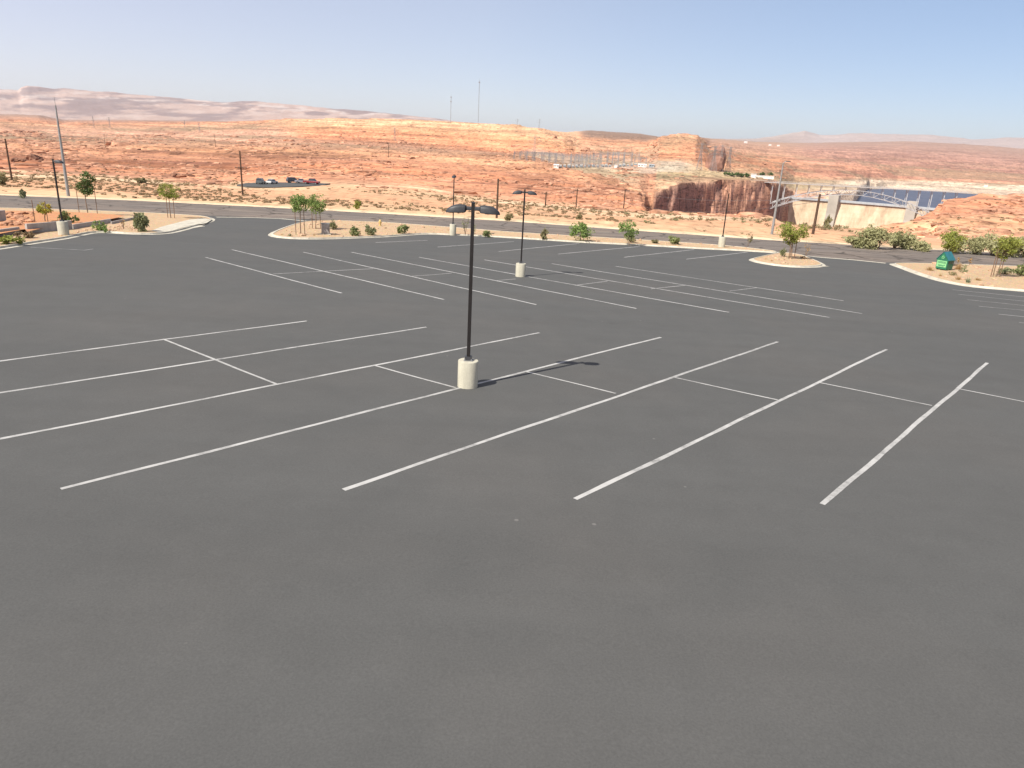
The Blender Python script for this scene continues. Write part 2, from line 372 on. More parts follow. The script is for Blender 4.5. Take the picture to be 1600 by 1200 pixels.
def asphalt_material(name, base, brown, amt, grain=0.22):
    t = NT(name); v = t.pos()
    big = t.noise(v, 0.11, 4, 0.55); mid = t.noise(v, 0.9, 5, 0.6); fine = t.noise(v, 26, 3, 0.7)
    col = t.mix(t.ramp(big, [(0.45, 0.0), (0.75, amt)]), base, brown)
    col = t.mix(1.0, col, t.ramp(mid, [(0.25, 0.95), (0.75, 1.05)]), 'MULTIPLY')
    if grain > .25:
        cv = t.node('ShaderNodeTexVoronoi'); cv.feature = 'DISTANCE_TO_EDGE'; cv.inputs['Scale'].default_value = 0.16
        wz = t.node('ShaderNodeTexNoise'); wz.inputs['Scale'].default_value = 0.4; t.l.new(v, wz.inputs['Vector'])
        ws = t.node('ShaderNodeVectorMath'); ws.operation = 'SCALE'; ws.inputs['Scale'].default_value = 2.5; t.l.new(wz.outputs['Color'], ws.inputs[0])
        wa = t.node('ShaderNodeVectorMath'); wa.operation = 'ADD'; t.l.new(v, wa.inputs[0]); t.l.new(ws.outputs[0], wa.inputs[1]); t.l.new(wa.outputs[0], cv.inputs['Vector'])
        col = t.mix(1.0, col, t.ramp(cv.outputs['Distance'], [(0.0, 0.42), (0.016, 0.55), (0.034, 1.0)]), 'MULTIPLY')
        strk = t.noise(t.pos((0.012, 0.75, 0.75)), 1.0, 4, 0.6); col = t.mix(1.0, col, t.ramp(strk, [(0.3, 0.72), (0.5, 1.0), (0.7, 1.2)]), 'MULTIPLY')
    col = t.mix(1.0, col, t.ramp(fine, [(0.25, 1 - grain), (0.75, 1 + grain)]), 'MULTIPLY')
    vo = t.node('ShaderNodeTexVoronoi'); vo.inputs['Scale'].default_value = 0.55; t.l.new(v, vo.inputs['Vector'])
    v2 = t.node('ShaderNodeTexVoronoi'); v2.inputs['Scale'].default_value = 0.21; t.l.new(v, v2.inputs['Vector'])
    drip = t.math('MULTIPLY', t.ramp(v2.outputs['Distance'], [(0.0, 1.0), (0.035, 0.8), (0.075, 0.0)]), t.ramp(t.noise(v, 5.0, 4, 0.7), [(0.4, 0.0), (0.62, 1.0)]))
    col = t.mix(t.math('MULTIPLY', drip, 0.30), col, (0.04, 0.038, 0.036))
    lane = t.noise(t.pos((0.05, 0.45, 0.45)), 1.0, 4, 0.6); col = t.mix(1.0, col, t.ramp(lane, [(0.3, 0.955), (0.7, 1.045)]), 'MULTIPLY')
    speck = t.ramp(vo.outputs['Distance'], [(0.0, 1.0), (0.022, 1.0), (0.03, 0.0)])
    col = t.mix(t.math('MULTIPLY', speck, 0.25), col, (0.3, 0.28, 0.26))
    return t.out(col, 0.92, fine, 0.004, 0.35, 0.15)
def paint_material():
    t = NT('worn_white_paint'); v = t.pos()
    n = t.noise(v, 2.2, 6, 0.7); n2 = t.noise(v, 0.35, 3, 0.5); g = t.noise(v, 30, 3, 0.7)
    wear = t.ramp(t.math('ADD', t.math('MULTIPLY', n, 0.6), t.math('MULTIPLY', n2, 0.4)), [(0.37, 0.85), (0.48, 0.34), (0.57, 0.1), (0.7, 0.03)])
    wear = t.math('MULTIPLY', wear, t.ramp(g, [(0.3, 0.6), (0.7, 1.1)]))
    col = t.mix(wear, (0.425, 0.415, 0.39), (0.12, 0.118, 0.112))
    return t.out(col, 0.8, None, spec=0.2)
def gravel_material(name, a, b, c):
    t = NT(name); v = t.pos()
    n = t.noise(v, 1.1, 4, 0.6); f = t.noise(v, 14, 4, 0.75)
    vo = t.node('ShaderNodeTexVoronoi'); vo.inputs['Scale'].default_value = 9.0; t.l.new(v, vo.inputs['Vector'])
    col = t.mix(t.ramp(n, [(0.35, 0.0), (0.65, 1.0)]), a, b)
    col = t.mix(t.ramp(f, [(0.35, 0.55), (0.6, 0.0)]), col, c)
    col = t.mix(0.35, col, t.mix(1.0, col, vo.outputs['Color'], 'MULTIPLY'))
    return t.out(col, 0.95, f, 0.04, 0.7, 0.1)
def concrete_material(name, c, var=0.12, obj=False):
    t = NT(name); v = t.pos(obj=obj)
    n = t.noise(v, 1.3, 6, 0.65); f = t.noise(v, 22, 3, 0.6); s = t.noise(t.pos((4, 4, 0.35), obj=obj), 1.0, 4, 0.6)
    col = t.ramp(n, [(0.28, tuple(x * (1 - var * 1.6) for x in c)), (0.6, c), (0.8, tuple(min(1, x * (1 + var)) for x in c))])
    col = t.mix(1.0, col, t.ramp(s, [(0.3, 0.86), (0.6, 1.03)]), 'MULTIPLY')
    col = t.mix(1.0, col, t.ramp(f, [(0.3, 0.93), (0.7, 1.05)]), 'MULTIPLY')
    return t.out(col, 0.9, f, 0.004, 0.4, 0.15)
def dam_material():
    t = NT('dam_concrete'); v = t.pos((0.085, 0.085, 0.006))
    n = t.noise(v, 1.0, 5, 0.65); b = t.noise(t.pos((0.01, 0.01, 0.03)), 1.0, 4, 0.5); lift = t.noise(t.pos((0.001, 0.001, 0.4)), 1.0, 2)
    col = t.ramp(n, [(0.34, (0.36, 0.265, 0.175)), (0.48, (0.50, 0.375, 0.25)), (0.64, (0.61, 0.475, 0.335))])
    col = t.mix(1.0, col, t.ramp(b, [(0.3, 0.85), (0.7, 1.1)]), 'MULTIPLY')
    col = t.mix(1.0, col, t.ramp(lift, [(0.35, 0.93), (0.6, 1.03)]), 'MULTIPLY')
    return t.out(col, 0.9, spec=0.1)

M = {}
M['ground'] = ground_material()
M['asphalt'] = asphalt_material('lot_asphalt', (0.0825, 0.0818, 0.0775), (0.099, 0.0915, 0.083), 0.45, 0.15)
M['highway'] = asphalt_material('old_highway_asphalt', (0.150, 0.126, 0.107), (0.21, 0.165, 0.13), 0.9, 0.3)
M['paint'] = paint_material()
M['roadline'] = mottled('faded_road_line', (0.24, 0.22, 0.19), 0.35, 0.6, obj=False)
M['gravel'] = gravel_material('tan_landscape_gravel', (0.60, 0.43, 0.265), (0.53, 0.37, 0.225), (0.36, 0.24, 0.14))
M['dirt'] = gravel_material('orange_desert_dirt', (0.62, 0.31, 0.155), (0.55, 0.27, 0.135), (0.40, 0.19, 0.095))
M['shoulder'] = gravel_material('pale_gravel_shoulder', (0.47, 0.36, 0.24), (0.42, 0.31, 0.20), (0.30, 0.21, 0.13))
M['kerb'] = concrete_material('pale_kerb_concrete', (0.52, 0.48, 0.39), 0.2)
M['base'] = concrete_material('lamp_base_concrete', (0.47, 0.44, 0.345), obj=True)
M['block'] = concrete_material('white_block_wall', (0.42, 0.385, 0.35))
M['pole'] = mottled('bronze_painted_steel', (0.017, 0.014, 0.013), 0.2, 4, 0.6, 0.25)
M['head'] = mottled('dark_bronze_lamp_casing', (0.036, 0.036, 0.038), 0.2, 5, 0.5, 0.4)
M['lens'] = mottled('lamp_lens_glass', (0.22, 0.22, 0.2), 0.1, 5, 0.2, 0.5)
M['galv'] = mottled('galvanised_steel', (0.25, 0.25, 0.245), 0.2, 3, 0.5, 0.4, 0.3)
M['woodpole'] = mottled('dark_utility_pole_wood', (0.085, 0.055, 0.038), 0.35, 2, 0.9, 0.1)
M['stake'] = mottled('weathered_stake_wood', (0.16, 0.10, 0.065), 0.3, 3, 0.9, 0.1)
M['bark'] = mottled('young_tree_bark', (0.19, 0.135, 0.095), 0.3, 6, 0.95, 0.1)
M['wire'] = mottled('power_line_cable', (0.09, 0.085, 0.085), 0.1, 1, 0.6)
M['lattice'] = mottled('weathered_galvanised_lattice', (0.23, 0.215, 0.21), 0.15, 0.05, 0.6, 0.3)
M['bridge'] = mottled('pale_bridge_paint', (0.46, 0.46, 0.45), 0.1, 0.05, 0.6, 0.3, obj=False)
M['deck'] = mottled('bridge_deck_concrete', (0.42, 0.39, 0.36), 0.15, 0.05, 0.85, obj=False)
M['dam'] = dam_material()
M['damtower'] = mottled('dam_tower_concrete', (0.37, 0.335, 0.28), 0.12, 0.05, 0.9, obj=False)
M['white'] = mottled('white_building_paint', (0.66, 0.63, 0.58), 0.08, 0.2, 0.7)
M['greyroof'] = mottled('grey_metal_roof', (0.36, 0.37, 0.37), 0.12, 0.3, 0.6)
M['trafo'] = mottled('blue_grey_equipment_paint', (0.26, 0.30, 0.32), 0.2, 0.4, 0.6)
M['glassdark'] = mottled('dark_glass', (0.03, 0.035, 0.04), 0.1, 2, 0.15, 0.6)
M['tyre'] = mottled('tyre_rubber', (0.02, 0.02, 0.02), 0.1, 4, 0.9)
M['boulder'] = mottled('dark_varnished_sandstone', (0.20, 0.10, 0.065), 0.35, 0.25, 0.95, 0.1, c2=(0.24, 0.125, 0.08), obj=False)
M['rubble'] = mottled('red_sandstone_rubble', (0.42, 0.22, 0.13), 0.3, 1.5, 0.95, 0.1, obj=False)
M['greenpaint'] = mottled('green_bin_paint', (0.02, 0.13, 0.07), 0.25, 3, 0.5, 0.4)
M['bluegreen'] = mottled('blue_green_bin_lid', (0.02, 0.13, 0.15), 0.2, 3, 0.4, 0.5)
M['label'] = mottled('pale_green_label', (0.20, 0.45, 0.20), 0.2, 6, 0.6)
M['cabinet'] = mottled('grey_utility_cabinet', (0.26, 0.245, 0.235), 0.12, 4, 0.6)
M['hydrant'] = mottled('faded_yellow_hydrant', (0.50, 0.36, 0.14), 0.15, 5, 0.6)
M['water'] = None
def water_material():
    t = NT('lake_water'); v = t.pos((1, 0.25, 1)); n = t.noise(v, 0.04, 4)
    return t.out(t.ramp(n, [(0.35, (0.06, 0.065, 0.09)), (0.7, (0.10, 0.10, 0.125))]), 0.45, None, spec=0.25)
M['water'] = water_material()
LEAF = dict(
 green=leaf_mat('fresh_green_leaves', (0.12, 0.20, 0.05), (0.29, 0.36, 0.11)),
 olive=leaf_mat('olive_shrub_leaves', (0.14, 0.17, 0.06), (0.27, 0.29, 0.12)),
 dark=leaf_mat('dark_green_leaves', (0.06, 0.105, 0.035), (0.15, 0.20, 0.06)),
 lime=leaf_mat('yellow_green_leaves', (0.17, 0.20, 0.035), (0.33, 0.34, 0.08)),
 autumn=leaf_mat('yellowing_leaves', (0.204, 0.238, 0.034), (0.578, 0.425, 0.068), 1.0),
 sage=leaf_mat('grey_green_sage_leaves', (0.168, 0.189, 0.091), (0.308, 0.301, 0.154)),
 desert=leaf_mat('dusty_desert_brush_leaves', (0.21, 0.155, 0.085), (0.36, 0.255, 0.145), 0.4),
 desertgreen=leaf_mat('dusty_green_brush_leaves', (0.17, 0.155, 0.075), (0.28, 0.245, 0.12), 0.4),
 tamarisk=leaf_mat('tamarisk_leaves', (0.27, 0.27, 0.125), (0.46, 0.43, 0.225), 0.5),
 dry=leaf_mat('dry_straw_blades', (0.325, 0.188, 0.075), (0.450, 0.300, 0.138)),
 yucca=leaf_mat('blue_green_yucca_blades', (0.130, 0.182, 0.104), (0.247, 0.286, 0.169)))

# ------------------------------------------------------------------ ground sheet
def lin(r, g, b): return np.array([r, g, b], float)
def ground_colours():
    Z = GT; P = GP; X, Y = GX, GY; left = GLEFT[..., None]
    nA = fbm(X / 26, Y / 13, 4, 51); nB = fbm(X / 7, Y / 4, 3, 53); nC = fbm(X / 300, Y / 160, 4, 57); nS = fbm(X / 240, GZ / 3.2, 4, 59)
    def tab(rows, z):
        k = np.array([r[0] for r in rows]); c = np.array([r[1] for r in rows])
        return np.stack([np.interp(z, k, c[:, i]) for i in range(3)], -1)
    sand = lin(.56, .37, .215); peach = lin(.53, .29, .165); orange = lin(.455, .225, .128); deep = lin(.42, .185, .10); pale = lin(.53, .33, .20)
    brush = lin(.30, .205, .125); brown = lin(.38, .225, .15)
    L = tab([(0, lin(.60,.46,.30)), (.02, sand), (.3, peach), (.75, sand * .97), (.95, pale), (1.08, orange), (1.5, deep*1.05), (1.9, orange), (3, orange), (4.5, peach*.95), (5.4, brown*1.05), (6.2, brown*1.08), (6.7, lin(.47,.27,.165)), (7.1, orange), (8, lin(.30,.2,.15)), (9, lin(.42,.29,.225)), (10, lin(.46,.32,.25)), (13, lin(.3,.25,.2))], Z)
    hill = sstep(400, 470, P) * sstep(900, 870, P)
    Hc = tab([(0, sand), (5.2, brown*1.15), (5.7, orange*1.05), (6.2, deep*1.2), (6.45, lin(.52,.28,.15)), (6.8, lin(.58,.36,.21)), (13, lin(.56,.35,.21))], Z)
    w = (hill * sstep(5.0, 5.7, Z) * sstep(8.1, 8, Z))[..., None]
    L = L * (1 - w) + Hc * w
    sw = (sstep(770, 840, P) * sstep(4.6, 5.0, Z) * sstep(6.2, 6.0, Z))[..., None]
    L = L * (1 - .6 * sw) + .6 * sw * orange
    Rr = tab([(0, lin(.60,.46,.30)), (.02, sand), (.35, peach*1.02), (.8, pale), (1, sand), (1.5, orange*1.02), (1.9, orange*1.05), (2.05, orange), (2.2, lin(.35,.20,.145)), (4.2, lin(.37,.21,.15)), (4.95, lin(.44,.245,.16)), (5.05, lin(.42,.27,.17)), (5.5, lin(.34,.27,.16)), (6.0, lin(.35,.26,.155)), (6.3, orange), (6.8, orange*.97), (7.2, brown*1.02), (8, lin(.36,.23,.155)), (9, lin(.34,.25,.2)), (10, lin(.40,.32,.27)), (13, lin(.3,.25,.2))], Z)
    rim = (sstep(1395, 1370, P) * sstep(.9, 1.0, Z) * sstep(2.1, 2.02, Z))[..., None]
    Rr = Rr * (1 - rim) + rim * lin(.56, .35, .20)
    lakezone = sstep(1225, 1345, P)
    shore = (lakezone * sstep(4.2, 4.9, Z) * sstep(6.25, 6.05, Z))[..., None]
    Rr = Rr * (1 - shore) + shore * lin(.56, .45, .33)
    mid = (sstep(1190, 1260, P) * sstep(6.1, 6.3, Z))[..., None]
    Rl = tab([(6, lin(.46,.26,.165)), (6.35, lin(.37,.19,.125)), (6.7, lin(.46,.24,.15)), (7, lin(.37,.2,.14)), (7.4, lin(.36,.21,.155)), (8, lin(.33,.215,.16)), (9, lin(.40,.31,.27)), (13, lin(.45,.38,.33))], Z)
    Rr = Rr * (1 - mid) + mid * Rl
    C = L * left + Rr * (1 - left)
    # dark distant plain behind the antenna hill
    dp = (sstep(880, 900, P) * sstep(1110, 1040, P) * sstep(7.05, 7.3, Z) * sstep(8.3, 8.1, Z))[..., None]
    C = C * (1 - dp) + dp * lin(.24, .155, .105)
    # patches: sandy hollows, brush, bare rock
    rock = GROCK[..., None]
    n = (nA * .6 + nC * .4)[..., None]
    C = C * (0.80 + 0.42 * n)
    field = (sstep(.03, .12, Z) * sstep(1.02, .9, Z))[..., None]
    patch = sstep(.48, .62, nA)[..., None] * field
    C = C * (1 - .55 * patch) + .55 * patch * lin(.52, .275, .155)
    pale_p = sstep(.56, .68, fbm(X / 40, Y / 9, 4, 77))[..., None] * (sstep(.35, .6, Z) * sstep(1.12, .98, Z))[..., None]
    C = C * (1 - .75 * pale_p) + .75 * pale_p * lin(.66, .48, .31)
    scr = sstep(.56, .66, nB)[..., None] * field
    C = C * (1 - .4 * scr) + .4 * scr * lin(.34, .25, .15)
    # bedding: pale and dark layers that follow the height
    b = nS[..., None]
    layer = 1 + rock * (0.62 * (b - .5) * 2)
    C = C * np.clip(layer, .55, 1.5)
    # desert varnish on the ledges, also standing in for ledge shadow; canyon wall streaks
    vs = sstep(.60, .70, fbm(X / 75, Y / 16, 5, 63))[..., None] * rock * sstep(3.0, 1.0, np.abs(Z - 1.6))[..., None]
    C = C * (1 - .45 * vs) + .45 * vs * lin(.21, .10, .07)
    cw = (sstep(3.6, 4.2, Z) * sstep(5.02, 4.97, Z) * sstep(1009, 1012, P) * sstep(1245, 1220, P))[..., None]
    stk = np.maximum(.8 * sstep(.52, .62, fbm(P / 11, GZ / 26, 4, 65)), sstep(1094, 1084, P + 14 * (nA - .5)) * .9 * sstep(1008, 1016, P))[..., None]  # varnish streaks, plus the left part's shadow painted dark
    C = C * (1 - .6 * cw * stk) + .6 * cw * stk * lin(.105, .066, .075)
    yd = (sstep(795, 830, P) * sstep(1085, 1040, P) * sstep(5.55, 5.85, Z) * sstep(6.28, 6.12, Z))[..., None]
    C = C * (1 - .7 * yd) + .7 * yd * lin(.36, .33, .27)
    em = (sstep(868, 888, P + 14 * (nA - .5)) * sstep(1000, 960, P + 30 * (nA - .5)) * sstep(4.95, 5.15, Z + .2 * (nA - .5)) * sstep(5.95, 5.8, Z))[..., None]
    C = C * (1 - .8 * em) + .8 * em * lin(.42, .34, .22)
    # brush belts on the plateau
    pl = (sstep(4.9, 5.4, Z) * sstep(7.3, 6.9, Z))[..., None] * (1 - hill[..., None] * sstep(5.9, 6.3, Z)[..., None])
    bb = sstep(.46, .60, fbm(X / 330, Y / 170, 5, 67))[..., None] * pl
    C = C * (1 - .6 * bb) + .6 * bb * lin(.255, .195, .12)
    # far mesa: pale cliff bands and dark talus
    fm = (sstep(8.3, 9.0, Z) * sstep(1100, 800, P))[..., None]
    m1 = sstep(.50, .60, fbm(X / 150 + 4, GZ / 34 + X / 900, 5, 71))[..., None] * (.35 + .65 * sstep(.4, .6, fbm(X / 1700, GZ / 120, 3, 79)))[..., None]
    m2 = sstep(.57, .38, fbm(X / 330, GZ / 60, 5, 73))[..., None]
    band = sstep(9.45, 9.75, Z)[..., None] * fm
    C = C * (1 - .95 * fm * m1 * (0.35 + .65 * band)) + .95 * fm * m1 * (0.35 + .65 * band) * lin(.55, .44, .37)
    C = C * (1 - .7 * fm * m2) + .7 * fm * m2 * lin(.19, .125, .11)
    return np.clip(C, 0.02, 0.8)
def make_ground():
    na, nr = GX.shape
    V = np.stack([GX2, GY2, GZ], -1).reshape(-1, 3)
    i = np.arange(na - 1)[:, None] * nr; j = np.arange(nr - 1)[None, :]
    a = (i + j).ravel()
    Fq = np.stack([a, a + 1, a + nr + 1, a + nr], -1)[:, ::-1]
    V = np.vstack([V, [[0, 0, -0.06]]]); c = len(V) - 1
    o = mesh_np('ground', V, Fq, M['ground'], smooth=True)
    me = o.data
    # normals must face up
    C = ground_colours().reshape(-1, 3); C = np.vstack([C, C[:1]])
    ca = me.color_attributes.new('Col', 'FLOAT_COLOR', 'POINT')
    ca.data.foreach_set('color', np.hstack([C, np.ones((len(C), 1))]).astype(np.float32).ravel())
    ra = me.attributes.new('rock', 'FLOAT', 'POINT')
    ra.data.foreach_set('value', np.append(GROCK.ravel(), 0).astype(np.float32))
    tag(o, kind='structure')
    return o
make_ground()

# ------------------------------------------------------------------ car park, road, kerbs (all lie on the gently falling lot plane)
def to_world(uvh): return [tuple(L2W(*p)) for p in uvh]
def sheet(name, poly, h, m, kind='structure'):
    """one flat sheet on the lot plane"""
    tri = tessellate_polygon([[Vector((p[0], p[1], 0)) for p in poly]])
    V = to_world([(p[0], p[1], h) for p in poly])
    fs = []
    for t in tri:
        a, b, c = (Vector(V[k]) for k in t)
        fs.append(t if (b - a).cross(c - a).z > 0 else tuple(reversed(t)))
    o = MB().add(V, fs).build(name, m); tag(o, kind=kind); return o
near_px = [(0, 324), (100, 327), (250, 333), (340, 338), (440, 341), (600, 347), (800, 362), (1000, 374), (1160, 386), (1270, 401), (1380, 410), (1500, 412.5), (1600, 416)]
near_uv = [lotuv(*p) for p in near_px]
near_uv = [near_uv[0] + (near_uv[0] - near_uv[2]) * 4] + near_uv + [near_uv[-1] + (near_uv[-1] - near_uv[-2]) * 8]
sheet('parking_lot', [(-75, -25), (95, -25), (95, 60), (75, 84), (32, 84), (27, 92), (-36, 97), (-75, 94)], 0.0, M['asphalt'])
sheet('highway', [tuple(p) for p in near_uv] + [tuple(p) for p in reversed(far_uv)], 0.006, M['highway'])
def road_line(t, w):
    xs = np.linspace(-150, 130, 90)
    nu = np.array(near_uv); fu = np.array(far_uv)
    yn = np.interp(xs, nu[:, 0], np.maximum.accumulate(nu[:, 1]) * 0 + nu[:, 1]); yf = np.interp(xs, fu[:, 0], fu[:, 1])
    ker = np.ones(15) / 15; yn = np.convolve(np.pad(yn, 7, 'edge'), ker, 'valid'); yf = np.convolve(np.pad(yf, 7, 'edge'), ker, 'valid')
    y = yf + (yn - yf) * t
    V = to_world([(x, v - w / 2, 0.010) for x, v in zip(xs, y)] + [(x, v + w / 2, 0.010) for x, v in zip(xs, y)])
    n = len(xs)
    return V, [(i, i + 1, n + i + 1, n + i) for i in range(n - 1)]
ml = MB()
for t, w in ((0.10, 0.16), (0.47, 0.14), (0.49, 0.14)):
    ml.add(*road_line(t, w))
tag(ml.build('road_markings', M['roadline']), kind='structure')

def resample(P, step):
    P = [np.array(p, float) for p in P]; out = []
    for a, b in zip(P, P[1:] + P[:1]):
        n = max(1, int(np.linalg.norm(b - a) / step))
        out += [a + (b - a) * k / n for k in range(n)]
    return out
def smooth_loop(P, it=2):
    P = [np.array(p) for p in P]
    for _ in range(it): P = [(P[i - 1] + 2 * P[i] + P[(i + 1) % len(P)]) / 4 for i in range(len(P))]
    return P
def inset(P, d):
    n = len(P); A = sum(P[i][0] * P[(i+1)%n][1] - P[(i+1)%n][0] * P[i][1] for i in range(n)); s = 1 if A > 0 else -1
    out = []
    for i in range(n):
        e1 = P[i] - P[i-1]; e2 = P[(i+1)%n] - P[i]
        n1 = np.array([-e1[1], e1[0]]) / (np.linalg.norm(e1) + 1e-9); n2 = np.array([-e2[1], e2[0]]) / (np.linalg.norm(e2) + 1e-9)
        b = n1 + n2; b /= np.linalg.norm(b) + 1e-9; k = min(1.6, 1 / max(0.3, b @ n1))
        out.append(P[i] + s * b * d * k)
    return out
def island(kerb_name, bed_name, px, bedmat, gutter=0.42, step=0.8, it=3, uv=None):
    P = [lotuv(*p) for p in px] if uv is None else uv
    P = smooth_loop(resample(P, step), it)
    prof = [(0.0, 0.010), (gutter, 0.014), (gutter + 0.05, 0.145), (gutter + 0.17, 0.15), (gutter + 0.18, 0.10)]
    V, Fc = [], []; n = len(P)
    A = sum(P[i][0] * P[(i+1)%n][1] - P[(i+1)%n][0] * P[i][1] for i in range(n))
    if A < 0: P = P[::-1]
    for d, h in prof:
        for q in inset(P, d): V.append(L2W(q[0], q[1], h))
    for k in range(len(prof) - 1):
        for i in range(n): Fc.append((k*n+i, k*n+(i+1)%n, (k+1)*n+(i+1)%n, (k+1)*n+i))
    tag(MB().add(V, Fc).build(kerb_name, M['kerb']), kind='structure')
    I = inset(P, gutter + 0.17)
    sheet(bed_name, [tuple(q) for q in I], 0.112, bedmat)
    return I
GH = 0.112
left_px = [(-160, 409), (0, 390.5), (60, 380.5), (110, 373), (152, 363.5), (162, 363.5), (200, 367), (240, 367.5), (268, 365.5), (292, 359.5), (318, 352), (336, 345), (337, 342), (322, 338.5), (250, 334), (100, 328), (0, 325.5), (-200, 318)]
mid_px = [(417, 367.5), (424, 363), (440, 356.5), (462, 349), (480, 345.8), (520, 345), (600, 348), (700, 355.5), (800, 363.5), (900, 369.5), (1000, 375.5), (1100, 382), (1160, 387), (1219, 394), (1222, 396.5), (1160, 392.5), (1100, 389.7), (1000, 384), (900, 379), (800, 372.5), (750, 369.5), (700, 367.5), (668, 366), (600, 371), (520, 374), (470, 374.5), (440, 373), (422, 370.5)]
small_px = [(1168, 406), (1178, 403), (1203, 397.5), (1217, 395), (1230, 395.5), (1258, 400), (1272, 405.5), (1285, 411), (1292, 415.5), (1282, 418), (1255, 418.8), (1225, 417.5), (1195, 413.5), (1175, 409.5)]
right_px = [(1383, 411.5), (1415, 411.6), (1480, 413), (1600, 417), (1900, 432), (1900, 478), (1700, 466), (1600, 456), (1540, 451.5), (1500, 447.5), (1470, 441), (1450, 435.5), (1425, 427), (1402, 418)]
island('kerb_west_corner', 'gravel_bed_west', left_px, M['gravel'])
island('kerb_roadside', 'gravel_bed_roadside', mid_px, M['gravel'], gutter=0.35, it=2)
island('kerb_tree_island', 'gravel_bed_tree_island', small_px, M['gravel'], gutter=0.30, step=0.6, it=2)
island('kerb_east_corner', 'gravel_bed_east', right_px, M['gravel'])
def strip(name, px, w, h, m):
    P = [lotuv(*p) for p in px]; V, Fc = [], []
    for i, p in enumerate(P):
        t = P[min(i+1, len(P)-1)] - P[max(i-1, 0)]; t /= np.linalg.norm(t); n = np.array([-t[1], t[0]])
        V += [L2W(*(p - n * w / 2), h), L2W(*(p + n * w / 2), h)]
    Fc = [(2*i, 2*i+2, 2*i+3, 2*i+1) for i in range(len(P)-1)]
    tag(MB().add(V, Fc).build(name, m), kind='structure')
strip('drive_gutter_west', [(338, 339.5), (390, 340), (440, 342), (478, 345.5)], 0.75, 0.02, M['kerb'])
strip('drive_gutter_east', [(1262, 400.5), (1290, 403), (1330, 406), (1384, 411.5)], 0.75, 0.02, M['kerb'])
strip('kerb_apron_west', [(294, 356.5), (306, 354.5), (315, 353.5)], 0.9, 0.022, M['kerb'])
strip('kerb_apron_tree_island', [(1283, 416.3), (1293, 416.0)], 0.5, 0.022, M['kerb'])
sheet('sidewalk_ramp', [tuple(lotuv(*p, .11)) for p in [(236, 361), (252, 354.5), (296, 343.2), (318, 341.2), (332, 343), (322, 349), (300, 352), (280, 357), (266, 361.5), (250, 363.5)]], 0.13, M['kerb'])
# orange dirt bank behind the low walls
sheet('dirt_bank', [tuple(lotuv(*p, .45)) for p in [(-120, 326), (0, 329), (100, 330.5), (180, 335), (196, 337.5), (169, 343), (113, 352), (111, 346), (42, 362), (39, 358), (0, 365), (-120, 386)]], 0.45, M['dirt'])
def wall(name, label, pts, h, th=0.2, base=0.10, grp='low pale walls beside the dirt bank'):
    m = MB(); P = [np.array(p) for p in pts]
    for a, b in zip(P, P[1:]):
        t = (b - a) / np.linalg.norm(b - a); n = np.array([-t[1], t[0]]) * th / 2
        q = [a - n, b - n, b + n, a + n]
        V = [L2W(*x, base - .1) for x in q] + [L2W(*x, base + h) for x in q]
        m.add(V, [(0,3,2,1),(4,5,6,7),(0,1,5,4),(1,2,6,5),(2,3,7,6),(3,0,4,7)])
    o = m.build('retaining_wall', M['block'], bevel=0.02); tag(o, label, 'wall', grp); return o
wall('w', 'pale block retaining wall at the left edge, below the rubble bank', [lotuv(-60, 377, .1), lotuv(0, 369, .1), lotuv(30, 364.5, .1)], 0.55)
wall('w', 'pale block retaining wall behind the single-headed lamp post on the left', [lotuv(42, 364.5, .1), lotuv(112, 358, .1)], 0.80)
wall('w', 'long low dark-edged wall running behind the round green bush on the left', [lotuv(114, 357.8, .1), lotuv(173, 348, .1)], 0.42, 0.15)
wall('w', 'thin low edging wall ending at the grey-green bush near the left corner', [lotuv(174, 350.2, .1), lotuv(220, 340.5, .1)], 0.25, 0.12)
wall('w', 'pale block wall stub at the left edge, up beside the rubble', [lotuv(-40, 349, .4), lotuv(8, 345, .4)], 1.0, 0.3, base=0.4)

# painted stall lines: (start, end) in the lot, measured on the photograph
NEAR = [((0,564),(479,501.5)),((0,614),(666,511)),((0,686),(843,520)),((95,764),(1032,527)),((536,765),(1215,534)),((899,780),(1385,546)),((1285,788),(1543,567))]
MIDL = [((321,402),(533,458)),((362,390),(694,468)),((474,394),(838,476)),((549,394),(994,482)),((655,402),(1139,488)),((757,406),(1296,496)),((862,412),(1347,490)),((962,416),(1318,470))]
FARL = [((587,379),(668,375.5)),((684,386),(803,377.5)),((779,393),(905,380.5)),((872,397),(1000,385)),((975,402),(1085,390)),((1073,405),(1168,394))]
CROSS = [((254,530),(432,600)),((585,571),(712,606)),((820,580),(962,615)),((1050,589),(1215,625)),((1281,598),(1456,634)),((1500,608),(1600,628)),
         ((427,428),(583,420)),((641,432),(706,427)),((776,438.5),(806,436)),((899,446),(949,439.5)),((1017,451.5),(1070,446)),((1140,455),(1183,449.5)),
         ((48,386.3),(131,391)),((131,391.2),(146,389.2)),
         ((1488.5,452.8),(1600,464)),((1497.5,460),(1600,470.6)),((1510.6,468.2),(1600,477.5)),((1529,478.5),(1600,485)),((1560,491),(1600,495)),((1592,504),(1600,505))]
segs = []
for i, (a, b) in enumerate(NEAR):
    A, B = lotuv(*a), lotuv(*b)
    if i < 3: A = B + (A - B) / np.linalg.norm(A - B) * 24.6
    segs.append((A, B, 0.135))
for a, b in MIDL + FARL: segs.append((lotuv(*a), lotuv(*b), 0.15))
for a, b in CROSS:
    A, B = lotuv(*a), lotuv(*b)
    if b[0] == 1600: B = A + (B - A) / np.linalg.norm(B - A) * (6.0 if a[0] == 1500 else 12.0)
    segs.append((A, B, 0.10))
mk = MB()
